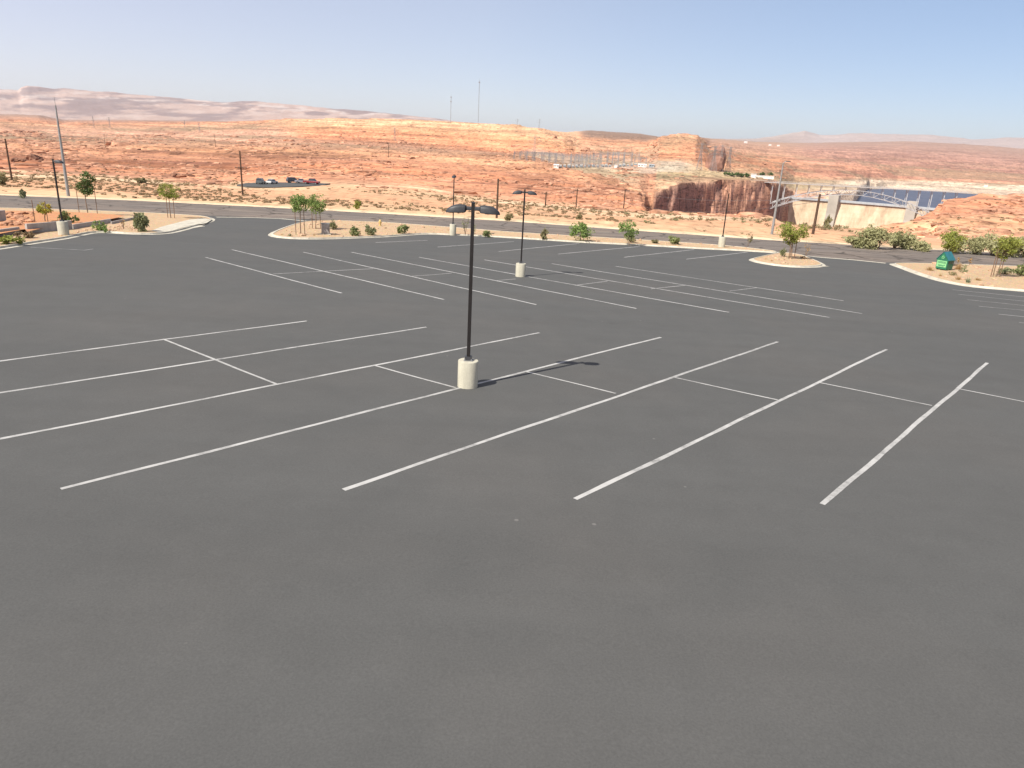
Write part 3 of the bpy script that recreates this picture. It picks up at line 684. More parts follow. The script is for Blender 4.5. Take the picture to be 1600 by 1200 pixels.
for A, B, w in segs:
    t = (B - A); Ln = np.linalg.norm(t); t = t / Ln; n = np.array([-t[1], t[0]])
    k = max(2, int(Ln / 0.6)); V, Fc = [], []
    ph = random.random() * 50
    for i in range(k + 1):
        c = A + t * Ln * i / k + n * (0.016 * math.sin(i * 0.35 + ph) + 0.007 * math.sin(i * 1.1 + 2 * ph))
        ww = w / 2 * (1 + 0.22 * (random.random() - .5))
        hh = 0.004 if w > .11 else 0.008
        V += [L2W(*(c - n * ww), hh), L2W(*(c + n * ww), hh)]
    mk.add(V, [(2*i, 2*i+2, 2*i+3, 2*i+1) for i in range(k)])
tag(mk.build('parking_markings', M['paint']), kind='structure')

# ------------------------------------------------------------------ lamp posts
def lamp_head_mesh(sgn):
    """cobra-like box head: flat below, swept shell above, slim neck at the pole"""
    st_ = [(0.05, .055, .07, .19), (0.20, .06, .07, .195), (0.225, .10, .02, .215), (0.25, .15, 0.0, .23), (0.40, .18, -.01, .24), (0.55, .185, -.015, .225), (0.68, .175, -.02, .185), (0.78, .14, -.025, .12), (0.84, .08, -.03, .05), (0.86, .03, -.03, .0)]
    V, Fc = [], []; n = 12
    for x, w, zb, zt in st_:
        for k in range(n):
            if k < 8:
                a = math.pi * k / 7; V.append((sgn * x, -w * math.copysign(abs(math.cos(a)) ** .5, math.cos(a)), zb + (zt - zb) * max(0.10, math.sin(a) ** .5)))
            else:
                f = (k - 7) / 5; V.append((sgn * x, w * (1 - 2 * f) * .98, zb))
    for i in range(len(st_) - 1):
        for k in range(n):
            q = (i*n+k, i*n+(k+1)%n, (i+1)*n+(k+1)%n, (i+1)*n+k); Fc.append(q if sgn < 0 else q[::-1])
    Fc.append(tuple(range(n)) if sgn < 0 else tuple(reversed(range(n)))); e = (len(st_)-1)*n
    Fc.append(tuple(reversed(range(e, e+n))) if sgn < 0 else tuple(range(e, e+n)))
    return MB().add(V, Fc, True)
def lamp_post(P, height, base_d, base_h, heads, label, rz=0.0):
    root = empty('lamp_post', P, rz); tag(root, label, 'lamp post', 'lamp posts on concrete bases')
    r = base_d / 2
    MB().lathe([(r, -0.15), (r, base_h - .03), (r - .012, base_h - .008), (r - .035, base_h)], 40).build('base', M['base'], root)
    pc = MB().box((0, 0, base_h + .012), (.30, .30, .024))
    for sx in (-1, 1):
        for sy in (-1, 1): pc.lathe([(.018, 0), (.018, .06)], 8, (sx*.11, sy*.11, base_h + .02))
    pc.build('anchor_plate', M['galv'], root)
    MB().box((0, 0, base_h + .085), (.24, .24, .12), taper=.92).build('base_cover', M['head'], root)
    MB().box((0, 0, (base_h + .03 + height) / 2), (.115, .115, height - base_h - .03), taper=.92).build('pole', M['pole'], root, bevel=.008)
    MB().box((0, 0, height + .012), (.12, .12, .03)).build('pole_cap', M['head'], root)
    for s in heads:
        hd = lamp_head_mesh(s).build('lamp_head', M['head'], root); hd.location = (0, 0, height - .30)
        ln = MB().box((s * .56, 0, -.012 - .30 + height), (.36, .24, .012)).build('lens', M['lens'], hd); ln.location = (0, 0, -(height - .30)); 
        MB().box((s * .09, 0, height - .17), (.10, .09, .10)).build('arm', M['pole'], root)
    return root
PA = lotP(730.5, 603.5); hA = height_to(PA, 737, 317)
lamp_post(PA, hA, .69, .93, (-1, 1), 'large twin-headed dark lamp post standing among the near stall lines')
PB = lotP(813, 432); lamp_post(PB, height_to(PB, 819, 296.5), .72, .95, (-1, 1), 'twin-headed lamp post among the farther stall lines, middle of the lot')
PC = lotP(100, 367, GH); lamp_post(PC, height_to(PC, 87, 248.5), .85, 1.15, (1,), 'single-headed lamp post by the pale wall in the left corner bed', R(0))
PD = lotP(707.5, 366, GH); lamp_post(PD, height_to(PD, 707, 273), .75, 1.15, (-1, 1), 'thin lamp post in the roadside strip with its heads seen end-on', R(88))
PE = lotP(1127, 386, GH); lamp_post(PE, height_to(PE, 1141, 302.5), .80, 1.2, (), 'bare dark post on a concrete base at the kerb, without lamp heads')

# ------------------------------------------------------------------ trees and shrubs
def leaf_quads(C, size, rng, up=0.25, elong=1.5):
    """one small four-cornered leaf at every point of C"""
    n = len(C)
    d = rng.normal(size=(n, 3)); d[:, 2] = d[:, 2] * .8 + up; d /= np.linalg.norm(d, axis=1)[:, None] + 1e-9
    e = np.cross(d, rng.normal(size=(n, 3))); e /= np.linalg.norm(e, axis=1)[:, None] + 1e-9
    s = (size * (0.6 + 0.8 * rng.random(n)))[:, None]
    a, b = C - d * s * elong * .5, C + d * s * elong * .5
    m = C + d * s * .05 * elong; w = e * s * .45
    V = np.stack([a, m + w, b, m - w], 1).reshape(-1, 3)
    return V, np.arange(4 * n).reshape(n, 4)
def crown_points(blobs, n, rng, clumps=26, spread=.36):
    cs, rs = [], []
    vol = np.array([b[3] * b[4] * b[5] for b in blobs]); vol /= vol.sum()
    for _ in range(clumps):
        b = blobs[rng.choice(len(blobs), p=vol)]
        d = rng.normal(size=3); d /= np.linalg.norm(d); d *= (0.35 + .65 * rng.random() ** .5)
        cs.append(np.array(b[:3]) + d * np.array(b[3:6])); rs.append(spread * (0.6 + .8 * rng.random()) * (b[3] * b[4] * b[5]) ** (1/3))
    k = rng.integers(0, clumps, n)
    d = rng.normal(size=(n, 3)); d /= np.linalg.norm(d, axis=1)[:, None]; d *= (rng.random(n) ** .45)[:, None]
    return np.array(cs)[k] + d * np.array(rs)[k][:, None] * np.array([1.1, 1.1, .85]), np.array(cs)
def tree(P, blobs, trunk_h, label, leaf, seed, n=900, size=.16, lean=(0, 0), trunk_r=.05, clumps=26):
    rng = np.random.default_rng(seed)
    root = empty('young_tree', P); tag(root, label, 'tree', 'young staked trees around the car park')
    pts, cs = crown_points(blobs, int(n * 1.7), rng, int(clumps * 1.5), .45)
    top = np.array([lean[0], lean[1], trunk_h])
    t = MB(); z1 = max(b[2] for b in blobs)
    mid = top * .5 + np.array([rng.normal() * .04, rng.normal() * .04, 0])
    t.tube([(0, 0, -.1), mid, top, (top[0] + .05, top[1], z1)], [trunk_r * 1.15, trunk_r, trunk_r * .85, trunk_r * .3], 8)
    for c in cs[::3]:
        s = top + (np.array([top[0], top[1], z1]) - top) * rng.random() * .6
        m_ = (s + c) / 2 + np.array([0, 0, -.08])
        t.tube([s, m_, c], [trunk_r * .45, trunk_r * .3, trunk_r * .12], 5)
    t.build('trunk', M['bark'], root)
    V, Fq = leaf_quads(pts, size * .72, rng)
    mesh_np('crown', V, Fq, LEAF[leaf], root)
    return root
def stakes(P, offs, h, what, lean=0.0):
    for (dx, dy) in offs:
        hh = h * random.uniform(.94, 1.06)
        m = MB().tube([(0, 0, -.15), (lean + random.uniform(-.05, .05), random.uniform(-.04, .04), hh)], [.038, .034], 7)
        m.tube([(0, 0, hh * .8), (-dx * .8, -dy * .8, hh * .82)], .010, 5)
        o = m.build('tree_stake', M['stake']); o.location = (P[0] + dx, P[1] + dy, ground_lot(P[0] + dx, P[1] + dy))
        tag(o, 'slim wooden stake supporting ' + what, 'stake', 'stakes supporting ' + what)
def ground_lot(x, y, h=GH): return -y * st / ct + h / ct
def crown_blobs(P, px0, py0, px1, py1, shape=0):
    """crown box in the photo -> ellipsoids round the trunk"""
    k = pxsize(P); zc = height_to(P, (px0 + px1) / 2, (py0 + py1) / 2); w = (px1 - px0) / 2 / k; hh = (py1 - py0) / 2 / k / math.cos(R(4))
    base = np.array(proj(P)); 
    cx = ((px0 + px1) / 2 - base[0] - ((py0 + py1) / 2 - base[1]) * ((proj(np.array(P) + [0, 0, 1])[0] - base[0]) / (proj(np.array(P) + [0, 0, 1])[1] - base[1]))) / k
    return cx, zc, w, hh
def T(bx, by, box, label, leaf, seed, what, n=900, size=.16, soffs=((-.5, 0), (.5, .1)), sh=2.1, shape='round', h=GH, clumps=26, tr=.05):
    P = lotP(bx, by, h); cx, zc, w, hh = crown_blobs(P, *box)
    w *= .95; hh *= .95
    if shape == 'round': bl = [(cx, 0, zc, w, w * .95, hh)]
    elif shape == 'vase': bl = [(cx, 0, zc + hh * .25, w, w, hh * .7), (cx, 0, zc - hh * .45, w * .55, w * .55, hh * .55)]
    elif shape == 'skew': bl = [(cx + w * .35, 0, zc + hh * .45, w * .5, w * .5, hh * .55), (cx - w * .55, 0, zc - hh * .15, w * .45, w * .45, hh * .25), (cx + w * .1, 0, zc - hh * .35, w * .55, w * .55, hh * .5)]
    elif shape == 'spread': bl = [(cx, 0, zc + hh * .1, w * .8, w * .7, hh * .75), (cx + w * .25, 0, zc - hh * .45, w * .75, w * .6, hh * .4), (cx - w * .5, 0, zc - hh * .55, w * .5, w * .4, hh * .3)]
    t = tree(P, bl, max(.3, zc - hh * .75), label, leaf, seed, n, size, (cx * .6, 0), tr, clumps)
    if soffs: stakes(P, soffs, sh, what)
    return t
T(137, 331, (109, 266, 151, 308), 'tall dark-green staked tree on the orange dirt, left of the driveway', 'dark', 1, 'the tall dark-green tree on the dirt bank', 900, .2, ((-1.0, 0), (1.0, .2)), 2.9, 'skew', .45, 22)
T(72, 351, (55, 316, 84, 336), 'small yellowing staked tree leaning over the left retaining wall', 'autumn', 2, 'the small yellowing tree', 480, .17, ((-.7, -.5), (.5, -.4)), 2.3, 'spread', .12, 16)
T(267, 340.5, (244, 285, 282, 314), 'lime-green staked tree behind the pale sidewalk ramp', 'lime', 3, 'the lime-green tree by the sidewalk ramp', 760, .17, ((-.4, .1), (.45, 0)), 2.9, 'spread', GH, 22)
T(470, 366.5, (456, 305, 482, 335), 'front one of two green staked trees at the tip of the roadside bed', 'green', 4, 'the front one of the two paired trees', 900, .16, ((-.45, -.1), (.45, -.1)), 2.6)
T(493, 357.5, (479, 304, 509, 334), 'rear one of two green staked trees, beside the grey cabinet', 'green', 5, 'the rear one of the two paired trees', 950, .16, ((-.35, 0), (.55, .1)), 2.6)
T(907, 376.5, (891, 349, 923, 374), 'short bright-green bushy tree in the roadside strip, unstaked', 'green', 6, '', 900, .19, (), 1, 'round', GH, 24)
T(1237, 404.5, (1219, 346, 1259, 386), 'yellow-green staked tree alone on the small kerbed island', 'lime', 7, 'the tree on the small island', 1300, .16, ((-.35, -.1), (.3, .15), (-.1, .3)), 2.4, 'vase', GH, 34)
T(1487, 416, (1471, 359, 1507, 396), 'yellow-green tree standing just behind the green house-shaped bin', 'lime', 8, '', 1100, .16, (), 2.2, 'vase', GH, 30, .09)
T(1556, 432.5, (1553, 370, 1590, 406), 'yellow-green staked tree by itself near the right edge', 'lime', 9, 'the tree near the right edge', 1200, .16, ((-.55, -.1), (-.15, .2), (.35, 0)), 2.6, 'vase', GH, 30)
T(983, 382.5, (966, 346, 1000, 377), 'sparse dark-green sapling with one tall shoot in the roadside strip', 'green', 10, '', 520, .18, (), 1, 'vase', GH, 14, .035)
# thin bare saplings
def sapling(bx, by, ty, label, leaf, seed, n=60):
    P = lotP(bx, by, GH); hgt = height_to(P, bx, ty); rng = np.random.default_rng(seed)
    root = empty('sapling', P); tag(root, label, 'sapling')
    m = MB(); tips = []
    for k in range(6):
        a = rng.random() * 6.28; rr = hgt * (.08 + .14 * rng.random()); tp = np.array([math.cos(a) * rr, math.sin(a) * rr, hgt * (.65 + .35 * rng.random())])
        m.tube([(0, 0, -.05), tp * .5 + np.array([0, 0, .05]), tp], [.016, .011, .004], 5); tips.append(tp)
    m.build('stems', M['bark'], root)
    t = np.array(tips)[rng.integers(0, 6, n)] * (0.45 + .55 * rng.random((n, 1))) + rng.normal(size=(n, 3)) * .08
    V, Fq = leaf_quads(t, .10, rng); mesh_np('leaves', V, Fq, LEAF[leaf], root)
sapling(193, 358, 341, 'thin bare sapling left of the grey-green bush in the corner bed', 'dry', 31, 30)
sapling(727, 367, 338, 'thin yellowish sapling just left of the large lamp post, in the strip', 'sage', 32, 110)
sapling(740, 368, 345, 'thin sapling seen just right of the large lamp post, in the strip', 'sage', 33, 90)
sapling(1168, 386.5, 362, 'thin twiggy green sapling at the kerb right of the bare post', 'desertgreen', 34, 160)
sapling(1259, 400, 373, 'wispy bare sapling at the right end of the small island', 'dry', 35, 40)
sapling(1515, 413.5, 401, 'wispy reddish sapling beside the road behind the bin', 'dry', 36, 40)
sapling(1496, 412, 401, 'thin reddish sapling close right of the green bin', 'dry', 37, 40)

def shrub_mesh(kind, seed, n=260):
    """shrub of about 1 m radius"""
    rng = np.random.default_rng(seed)
    if kind in ('blade', 'yucca'):
        V, Fq = [], []
        for k in range(n):
            a = rng.random() * 6.28; el = R(20 + 65 * rng.random()); L = .6 + .5 * rng.random(); w = .022 if kind == 'blade' else .05
            d = np.array([math.cos(a) * math.cos(el), math.sin(a) * math.cos(el), math.sin(el)]); s = np.array([-math.sin(a), math.cos(a), 0]) * w
            o = np.array([rng.normal() * .18, rng.normal() * .18, 0]); b = len(V)
            tip = o + d * L + np.array([0, 0, -.12 * L if kind == 'blade' else 0])
            V += [o - s, o + s, tip + s * .15, tip - s * .15]; Fq.append((b, b+1, b+2, b+3))
        return np.array(V), np.array(Fq)
    blobs = [(rng.normal() * .28, rng.normal() * .28, .42 + rng.random() * .25, .42 + rng.random() * .2, .42 + rng.random() * .2, .38 + rng.random() * .2) for _ in range(6)]
    C, _ = crown_points(blobs, n, rng, 22, .5); C[:, 2] = np.abs(C[:, 2])
    V, Fq = leaf_quads(C, .17, rng, .5, 1.7)
    # twigs so that the shrub reaches the ground
    for k in range(26):
        a = rng.random() * 6.28; r = .75 * rng.random(); t = np.array([math.cos(a) * r, math.sin(a) * r, .35 + .4 * rng.random()]); s = np.array([-math.sin(a), math.cos(a), 0]) * .02
        b = len(V); V = np.vstack([V, [-s, s, t + s * .3, t - s * .3]]); Fq = np.vstack([Fq, [[b, b+1, b+2, b+3]]])
    return V, Fq
_sm = {}
def shrub(P, rad, hgt, leaf, kind, seed, label, group=None, name='shrub', n=260, cat='shrub'):
    key = (leaf, kind, seed % 3, n)
    if key not in _sm:
        V, Fq = shrub_mesh(kind, seed % 3 + len(_sm) * 7, n); o = mesh_np(name, V, Fq, LEAF[leaf]); _sm[key] = o.data
    else:
        o = bpy.data.objects.new(name, _sm[key]); COL.objects.link(o)
    o.location = P; o.scale = (rad, rad, hgt); o.rotation_euler = (0, 0, seed * 1.7)
    tag(o, label, cat, group); return o
def S(bx, by, w, ty, leaf, kind, seed, label, n=420, name='shrub', cat='shrub', h=GH):
    P = lotP(bx, by, h); k = pxsize(P); return shrub(P - np.array([0, 0, .03]), w / 2 / k, height_to(P, bx, ty) / (1.05 if kind == 'leafy' else .95), leaf, kind, seed, label, None, name, n, cat)
S(161, 361, 23, 346, 'green', 'leafy', 1, 'round deep-green bush at the kerb corner of the left bed')
S(221, 361, 30, 336, 'sage', 'leafy', 2, 'large grey-green bush leaning beside the sidewalk ramp', 600)
S(12, 381, 38, 367, 'lime', 'leafy', 3, 'low yellow-green bush at the left edge of the photo', 500)
S(38, 372, 26, 361, 'desert', 'leafy', 4, 'low dry brown bush beside the left retaining wall')
S(102, 345, 20, 330, 'olive', 'leafy', 5, 'green bush on the dirt bank right of the left lamp post', h=.45)
S(115, 348, 16, 338, 'dark', 'leafy', 6, 'small dark-green bush on the dirt bank above the dark-edged wall', h=.45)
S(555, 368.5, 20, 355, 'olive', 'leafy', 7, 'spiky deep-green bush, left of the touching pair in the roadside bed')
S(581, 367.5, 23, 352, 'sage', 'leafy', 8, 'pale grey-green bush, right of the touching pair in the roadside bed')
S(632, 365, 21, 350.5, 'olive', 'leafy', 9, 'rounded green bush in the roadside bed between pair and thin lamp post')
S(521, 359, 16, 346, 'sage', 'leafy', 10, 'sparse pale bush right behind the grey cabinet')
S(759, 369.5, 19, 360, 'olive', 'leafy', 11, 'low round olive bush right of the large lamp post, at the kerb')
S(849, 373.5, 17, 358, 'desertgreen', 'leafy', 12, 'grey-green bush in the strip between middle lamp post and bright tree')
S(985, 379, 22, 364, 'sage', 'leafy', 13, 'dusty bush at the foot of the one-shoot sapling')
S(1023, 380, 20, 374.5, 'desertgreen', 'leafy', 14, 'low flat bush in the strip right of the one-shoot sapling')
S(1053, 382, 24, 369, 'olive', 'leafy', 15, 'rounded green bush in the strip left of the bare post')
S(1222, 400.5, 14, 389, 'sage', 'leafy', 16, 'pale grey-green bush at the foot of the island tree')
S(1197, 405.5, 9, 401.5, 'dry', 'blade', 17, 'small dry grass clump on the left part of the small island', 60)
S(1205, 408, 7, 403.5, 'dry', 'blade', 18, 'smaller dry clump near the front kerb of the small island', 50)
S(1254, 404, 14, 399.5, 'desert', 'leafy', 19, 'dark low shrub behind the right kerb of the small island', 200)
S(1453, 422.5, 22, 414, 'dry', 'blade', 20, 'dry straw-coloured grass clump left of the green bin', 150)
S(1469, 431.5, 10, 425, 'dry', 'blade', 21, 'small dry tuft in front of the green bin', 80)
S(1497, 421, 20, 407, 'dry', 'blade', 22, 'orange dry brush right beside the green bin', 170)
S(1505, 426, 14, 416, 'sage', 'leafy', 23, 'pale silvery shrub right of the orange dry brush', 240)
S(1488, 430, 13, 423, 'desertgreen', 'leafy', 24, 'low green shrub in front of the orange dry brush', 200)
S(1497, 437, 16, 429, 'dry', 'blade', 25, 'flat brown grass clump left of the blue-green yucca', 150)
S(1512, 441.5, 14, 430.5, 'yucca', 'yucca', 26, 'blue-green spiky yucca near the front kerb of the right bed', 60, 'yucca', 'yucca')
S(1527, 438, 17, 432, 'dry', 'blade', 27, 'flat brown grass clump right of the blue-green yucca', 130)
S(1594, 430.5, 26, 414, 'olive', 'leafy', 28, 'dark-green bush at the right edge of the right bed', 480)
S(1570, 428, 26, 418, 'sage', 'leafy', 29, 'wide grey-green bush between right-edge tree and dark bush', 420)
S(453, 369, 9, 364, 'sage', 'leafy', 30, 'tiny pale shrub at the tip of the roadside bed', 150)
S(441, 367, 9, 363, 'dry', 'blade', 40, 'tiny dry tuft at the very tip of the roadside bed', 60)
S(491, 368, 8, 363.5, 'dry', 'blade', 41, 'small dry tuft between paired trees and the grey cabinet', 60)
S(563, 362, 5, 357, 'dry', 'blade', 42, 'tiny dry tuft behind the spiky deep-green bush', 40)

def bed_stones():
    rng = np.random.default_rng(3); Vs, Fs = [], []; b = 0
    bm = bmesh.new(); bmesh.ops.create_icosphere(bm, subdivisions=1, radius=1); bv = np.array([v.co[:] for v in bm.verts]); bf = np.array([[v.index for v in f.verts] for f in bm.faces]); bm.free()
    polys = [[tuple(lotuv(*p)) for p in q] for q in ([(50, 380), (110, 371), (160, 364), (200, 366), (234, 361.5), (228, 350), (180, 353), (115, 360)], mid_px, small_px, right_px)]
    def inside(p, poly):
        c = False; n = len(poly)
        for i in range(n):
            (x1, y1), (x2, y2) = poly[i], poly[i - 1]
            if (y1 > p[1]) != (y2 > p[1]) and p[0] < (x2 - x1) * (p[1] - y1) / (y2 - y1) + x1: c = not c
        return c
    for poly, num in zip(polys, (150, 560, 110, 380)):
        P = [np.array(p) for p in poly]; I = [tuple(q) for q in inset(P, .85)]
        xs = [p[0] for p in I]; ys = [p[1] for p in I]; k = 0; tr = 0
        while k < num and tr < 9000:
            tr += 1; p = (rng.uniform(min(xs), max(xs)), rng.uniform(min(ys), max(ys)))
            if not inside(p, I): continue
            s_ = rng.lognormal(-2.7, .5); sc = s_ * np.array([rng.uniform(.8, 1.5), rng.uniform(.8, 1.5), rng.uniform(.5, .9)])
            V = bv * (1 + .3 * rng.normal(size=(len(bv), 1)).clip(-1, 1)) * sc + L2W(p[0], p[1], .115)
            Vs.append(V); Fs.append(bf + b); b += len(V); k += 1
    o = mesh_np('bed_stones', np.vstack(Vs), np.vstack(Fs), mottled('tan_bed_stone', (0.44, 0.29, 0.185), 0.35, 1.2, 0.95, 0.1, obj=False)); tag(o, 'loose tan stones scattered over the gravel planting beds', 'stones', kind='stuff')
bed_stones()
# ------------------------------------------------------------------ roadside furniture
def cabinet(bx, by):
    P = lotP(bx, by, GH); root = empty('utility_cabinet', P, R(8)); tag(root, 'grey utility cabinet on a low pad beside the paired trees', 'cabinet')
    MB().box((0, 0, .05), (1.1, .75, .12)).build('pad', M['kerb'], root)
    MB().box((0, 0, .62), (.8, .5, 1.02)).build('body', M['cabinet'], root, bevel=.02)
    MB().box((0, 0, 1.15), (.86, .56, .05)).build('top', M['galv'], root, bevel=.01)
    d = MB().box((0, -.262, .60), (.70, .02, .86)).build('door', M['cabinet'], root); MB().box((.26, -.285, .62), (.03, .03, .14)).build('handle', M['pole'], d)
cabinet(509, 366.5)
def hydrant(bx, by):
    P = lotP(bx, by, GH); root = empty('fire_hydrant', P); tag(root, 'faded yellow fire hydrant in the roadside bed near the road', 'fire hydrant'); k = 1.0
    MB().lathe([(.20, -.05), (.20, .05), (.13, .06), (.125, .50), (.17, .52), (.17, .57), (.15, .60), (.11, .72), (.04, .78)], 18).build('barrel', M['hydrant'], root)
    for s in (-1, 1): MB().tube([(0, 0, .42), (s * .22, 0, .42)], .06, 10).build('outlet', M['hydrant'], root)
    MB().tube([(0, 0, .38), (0, -.24, .38)], .08, 10).build('outlet', M['hydrant'], root)
hydrant(594, 353)
def recycling_bin():
    P = lotP(1474, 421.5, GH); k = pxsize(P); root = empty('recycling_bin', P, R(-58)); tag(root, 'green house-shaped recycling bin with a pale lettered panel, on the right bed', 'recycling bin')
    w, d = 1.12, 1.15; h1, h2 = 1.02, 1.72
    prof = [(-w*.46, .1), (w*.46, .1), (w*.5, h1), (.06, h2), (-.06, h2), (-w*.5, h1)]
    V = [(x, -d/2, z) for x, z in prof] + [(x, d/2, z) for x, z in prof]; n = 6
    MB().add(V, [tuple(range(n)), tuple(reversed(range(n, 2*n)))] + [(i, n+i, n+(i+1)%n, (i+1)%n) for i in range(n)]).build('body', M['greenpaint'], root, bevel=.02)
    for s in (-1, 1):
        a, b = (s*(w*.5+.06), h1 - .04), (s*.03, h2 + .025); nx, nz = (h2-h1), s*(w*.5)
        V = [(a[0], -d/2-.06, a[1]), (a[0], d/2+.06, a[1]), (b[0], d/2+.06, b[1]), (b[0], -d/2-.06, b[1])]; V += [(x, y, z + .045) for x, y, z in V]
        MB().add(V, [(0,1,2,3),(7,6,5,4),(0,4,5,1),(1,5,6,2),(2,6,7,3),(3,7,4,0)]).build('lid', M['bluegreen'], root)
    pn = MB().box((0, -d/2 - .012, .62), (.94, .02, .62)).build('label_panel', M['label'], root)
    m = MB()
    for z, x0, x1 in ((.82, -.40, .36), (.72, -.36, .40), (.50, -.32, .36), (.42, -.30, .22)):
        MB().box(((x0 + x1) / 2, -d/2 - .026, z), (x1 - x0, .008, .045)).build('lettering', M['greenpaint'], pn)
    # pale triangle emblem made of three bars
    e = MB(); A = [(-.15, 1.16), (.15, 1.16), (0, 1.44)]
    for i in range(3):
        a, b = A[i], A[(i+1) % 3]; a2 = (a[0]*.86+b[0]*.14, a[1]*.86+b[1]*.14); b2 = (a[0]*.14+b[0]*.86, a[1]*.14+b[1]*.86)
        e.bar((a2[0], -d/2 - .015, a2[1]), (b2[0], -d/2 - .015, b2[1]), .03, .05)
    e.build('emblem', M['label'], root)
    for sx in (-1, 1):
        for sy in (-1, 1): MB().box((sx*w*.36, sy*d*.36, .04), (.12, .12, .14)).build('foot', M['pole'], root)
    for s in (-.22, .22): MB().box((w*.5 - .02, s, .78), (.06, .26, .2)).build('hatch', M['glassdark'], root)
recycling_bin()

# ------------------------------------------------------------------ rocks on the bank and boulders in the desert
def rock_mesh(seed, squash=.7):
    bm = bmesh.new(); bmesh.ops.create_icosphere(bm, subdivisions=3, radius=1); rng = random.Random(seed)
    from mathutils import noise as mn
    off = Vector((rng.random()*50, rng.random()*50, 0))
    for v in bm.verts:
        c = v.co.copy(); d = mn.noise(c * 1.1 + off) * .38 + mn.noise(c * 2.7 + off) * .16; q = mn.cell(c * 1.6 + off) * .16
        v.co = c * (1 + d + q); v.co.z *= squash
    me = bpy.data.meshes.new('rock'); bm.to_mesh(me); bm.free(); return me
RM = [rock_mesh(k) for k in range(5)]
for me in RM: me.materials.append(M['rubble'])
for k in range(46):
    px = random.uniform(4, 52); py = random.uniform(333, 356 - px * .12); P = lotP(px, py, .45); s = random.uniform(.14, .42)
    o = bpy.data.objects.new('rubble_rock', RM[k % 5]); COL.objects.link(o); o.location = P + np.array([0, 0, s * .15]); o.scale = (s * 1.2, s, s * .8); o.rotation_euler = (0, 0, random.random() * 6)
    tag(o, 'red sandstone rubble rock on the bank above the left retaining wall', 'rock', 'rubble rocks on the left bank')
BM = [rock_mesh(20 + k, .6) for k in range(3)]
for me in BM: me.materials.append(M['boulder'])
for k, (px, py, w, lab) in enumerate([(53, 250, 26, 'largest dark boulder left of the tall grey pole, on the desert slope'), (25, 251, 14, 'dark boulder right beside the leftmost utility pole'), (35, 251, 12, 'small dark boulder next to the largest boulder'), (64, 252, 8, 'dark upright boulder at the right end of the boulder row'), (133, 256, 9, 'small dark boulder above the tall dark-green tree'), (147, 258, 9, 'small dark boulder to the upper right of the dark-green tree'), (268, 277, 20, 'brown flat boulder above the lime-green tree')]):
    P = hit(px, py); s = w / 2 / pxsize(P)
    o = bpy.data.objects.new('boulder', BM[k % 3]); COL.objects.link(o); o.location = P; o.scale = (s, s * .9, s * 1.0); o.rotation_euler = (0, 0, k * 1.3); tag(o, lab, 'boulder', 'dark boulders on the desert slope')

FM = rock_mesh(41, 1.0); FM.materials.append(mottled('shade_dark_cleft_rock', (0.15, 0.085, 0.065), 0.4, 0.08, 0.95, 0.1, c2=(0.26, 0.14, 0.10), obj=False))  # added fin; its dark colour stands in for the cleft's shade
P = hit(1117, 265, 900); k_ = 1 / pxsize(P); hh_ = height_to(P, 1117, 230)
o = bpy.data.objects.new('cleft_shade_fin', FM); COL.objects.link(o); o.location = P + np.array([0, 0, hh_ * .28]); o.scale = (13.5 * k_, 16 * k_, hh_ * .66); o.rotation_euler = (0, .10, .5)
tag(o, 'added rock fin, coloured dark as the shaded cleft, behind the lattice towers right of the orange butte', 'rock')
# ------------------------------------------------------------------ desert brush beyond the road
cnt = 0
def visible(P):
    x, y = proj(P); return -20 < x < 1620 and y < 470
while cnt < 250:
    px = random.uniform(-10, 1610) if random.random() < .6 else random.uniform(930, 1345); r = random.choice([random.uniform(124, 170), random.uniform(130, 240), random.uniform(130, 200)])
    d = ray(px, _hor(px) + 60); hd = math.hypot(d[0], d[1]); x, y = r * d[0] / hd, r * d[1] / hd
    az = math.degrees(math.atan2(x, y))
    if r < np.interp(az, _faz, _fr) + 2: continue
    if px < 340 and r > 230: continue
    dens = float(vnoise(np.array([x / 16.0]), np.array([y / 9.0]), 91)[0])
    if dens < .25 + random.random() * .55: continue
    P = np.array([x, y, ground_z(x, y) - .05])
    s = random.uniform(.28, .80) * (1.1 if px > 850 else .9)
    kind = random.random()
    if kind < .5: lf, lb = 'desert', 'dusty brown desert brush clump on the sand beyond the highway'
    elif kind < .85: lf, lb = 'desertgreen', 'dusty olive desert brush clump on the sand beyond the highway'
    else: lf, lb = 'sage', 'pale grey-green sagebrush clump on the sand beyond the highway'
    o = shrub(P, s, s * random.uniform(.7, .95), lf, 'leafy', cnt, lb, {'desert': 'brown brush beyond the highway', 'desertgreen': 'olive brush beyond the highway', 'sage': 'sagebrush beyond the highway'}[lf], 'desert_shrub', 130)
    cnt += 1
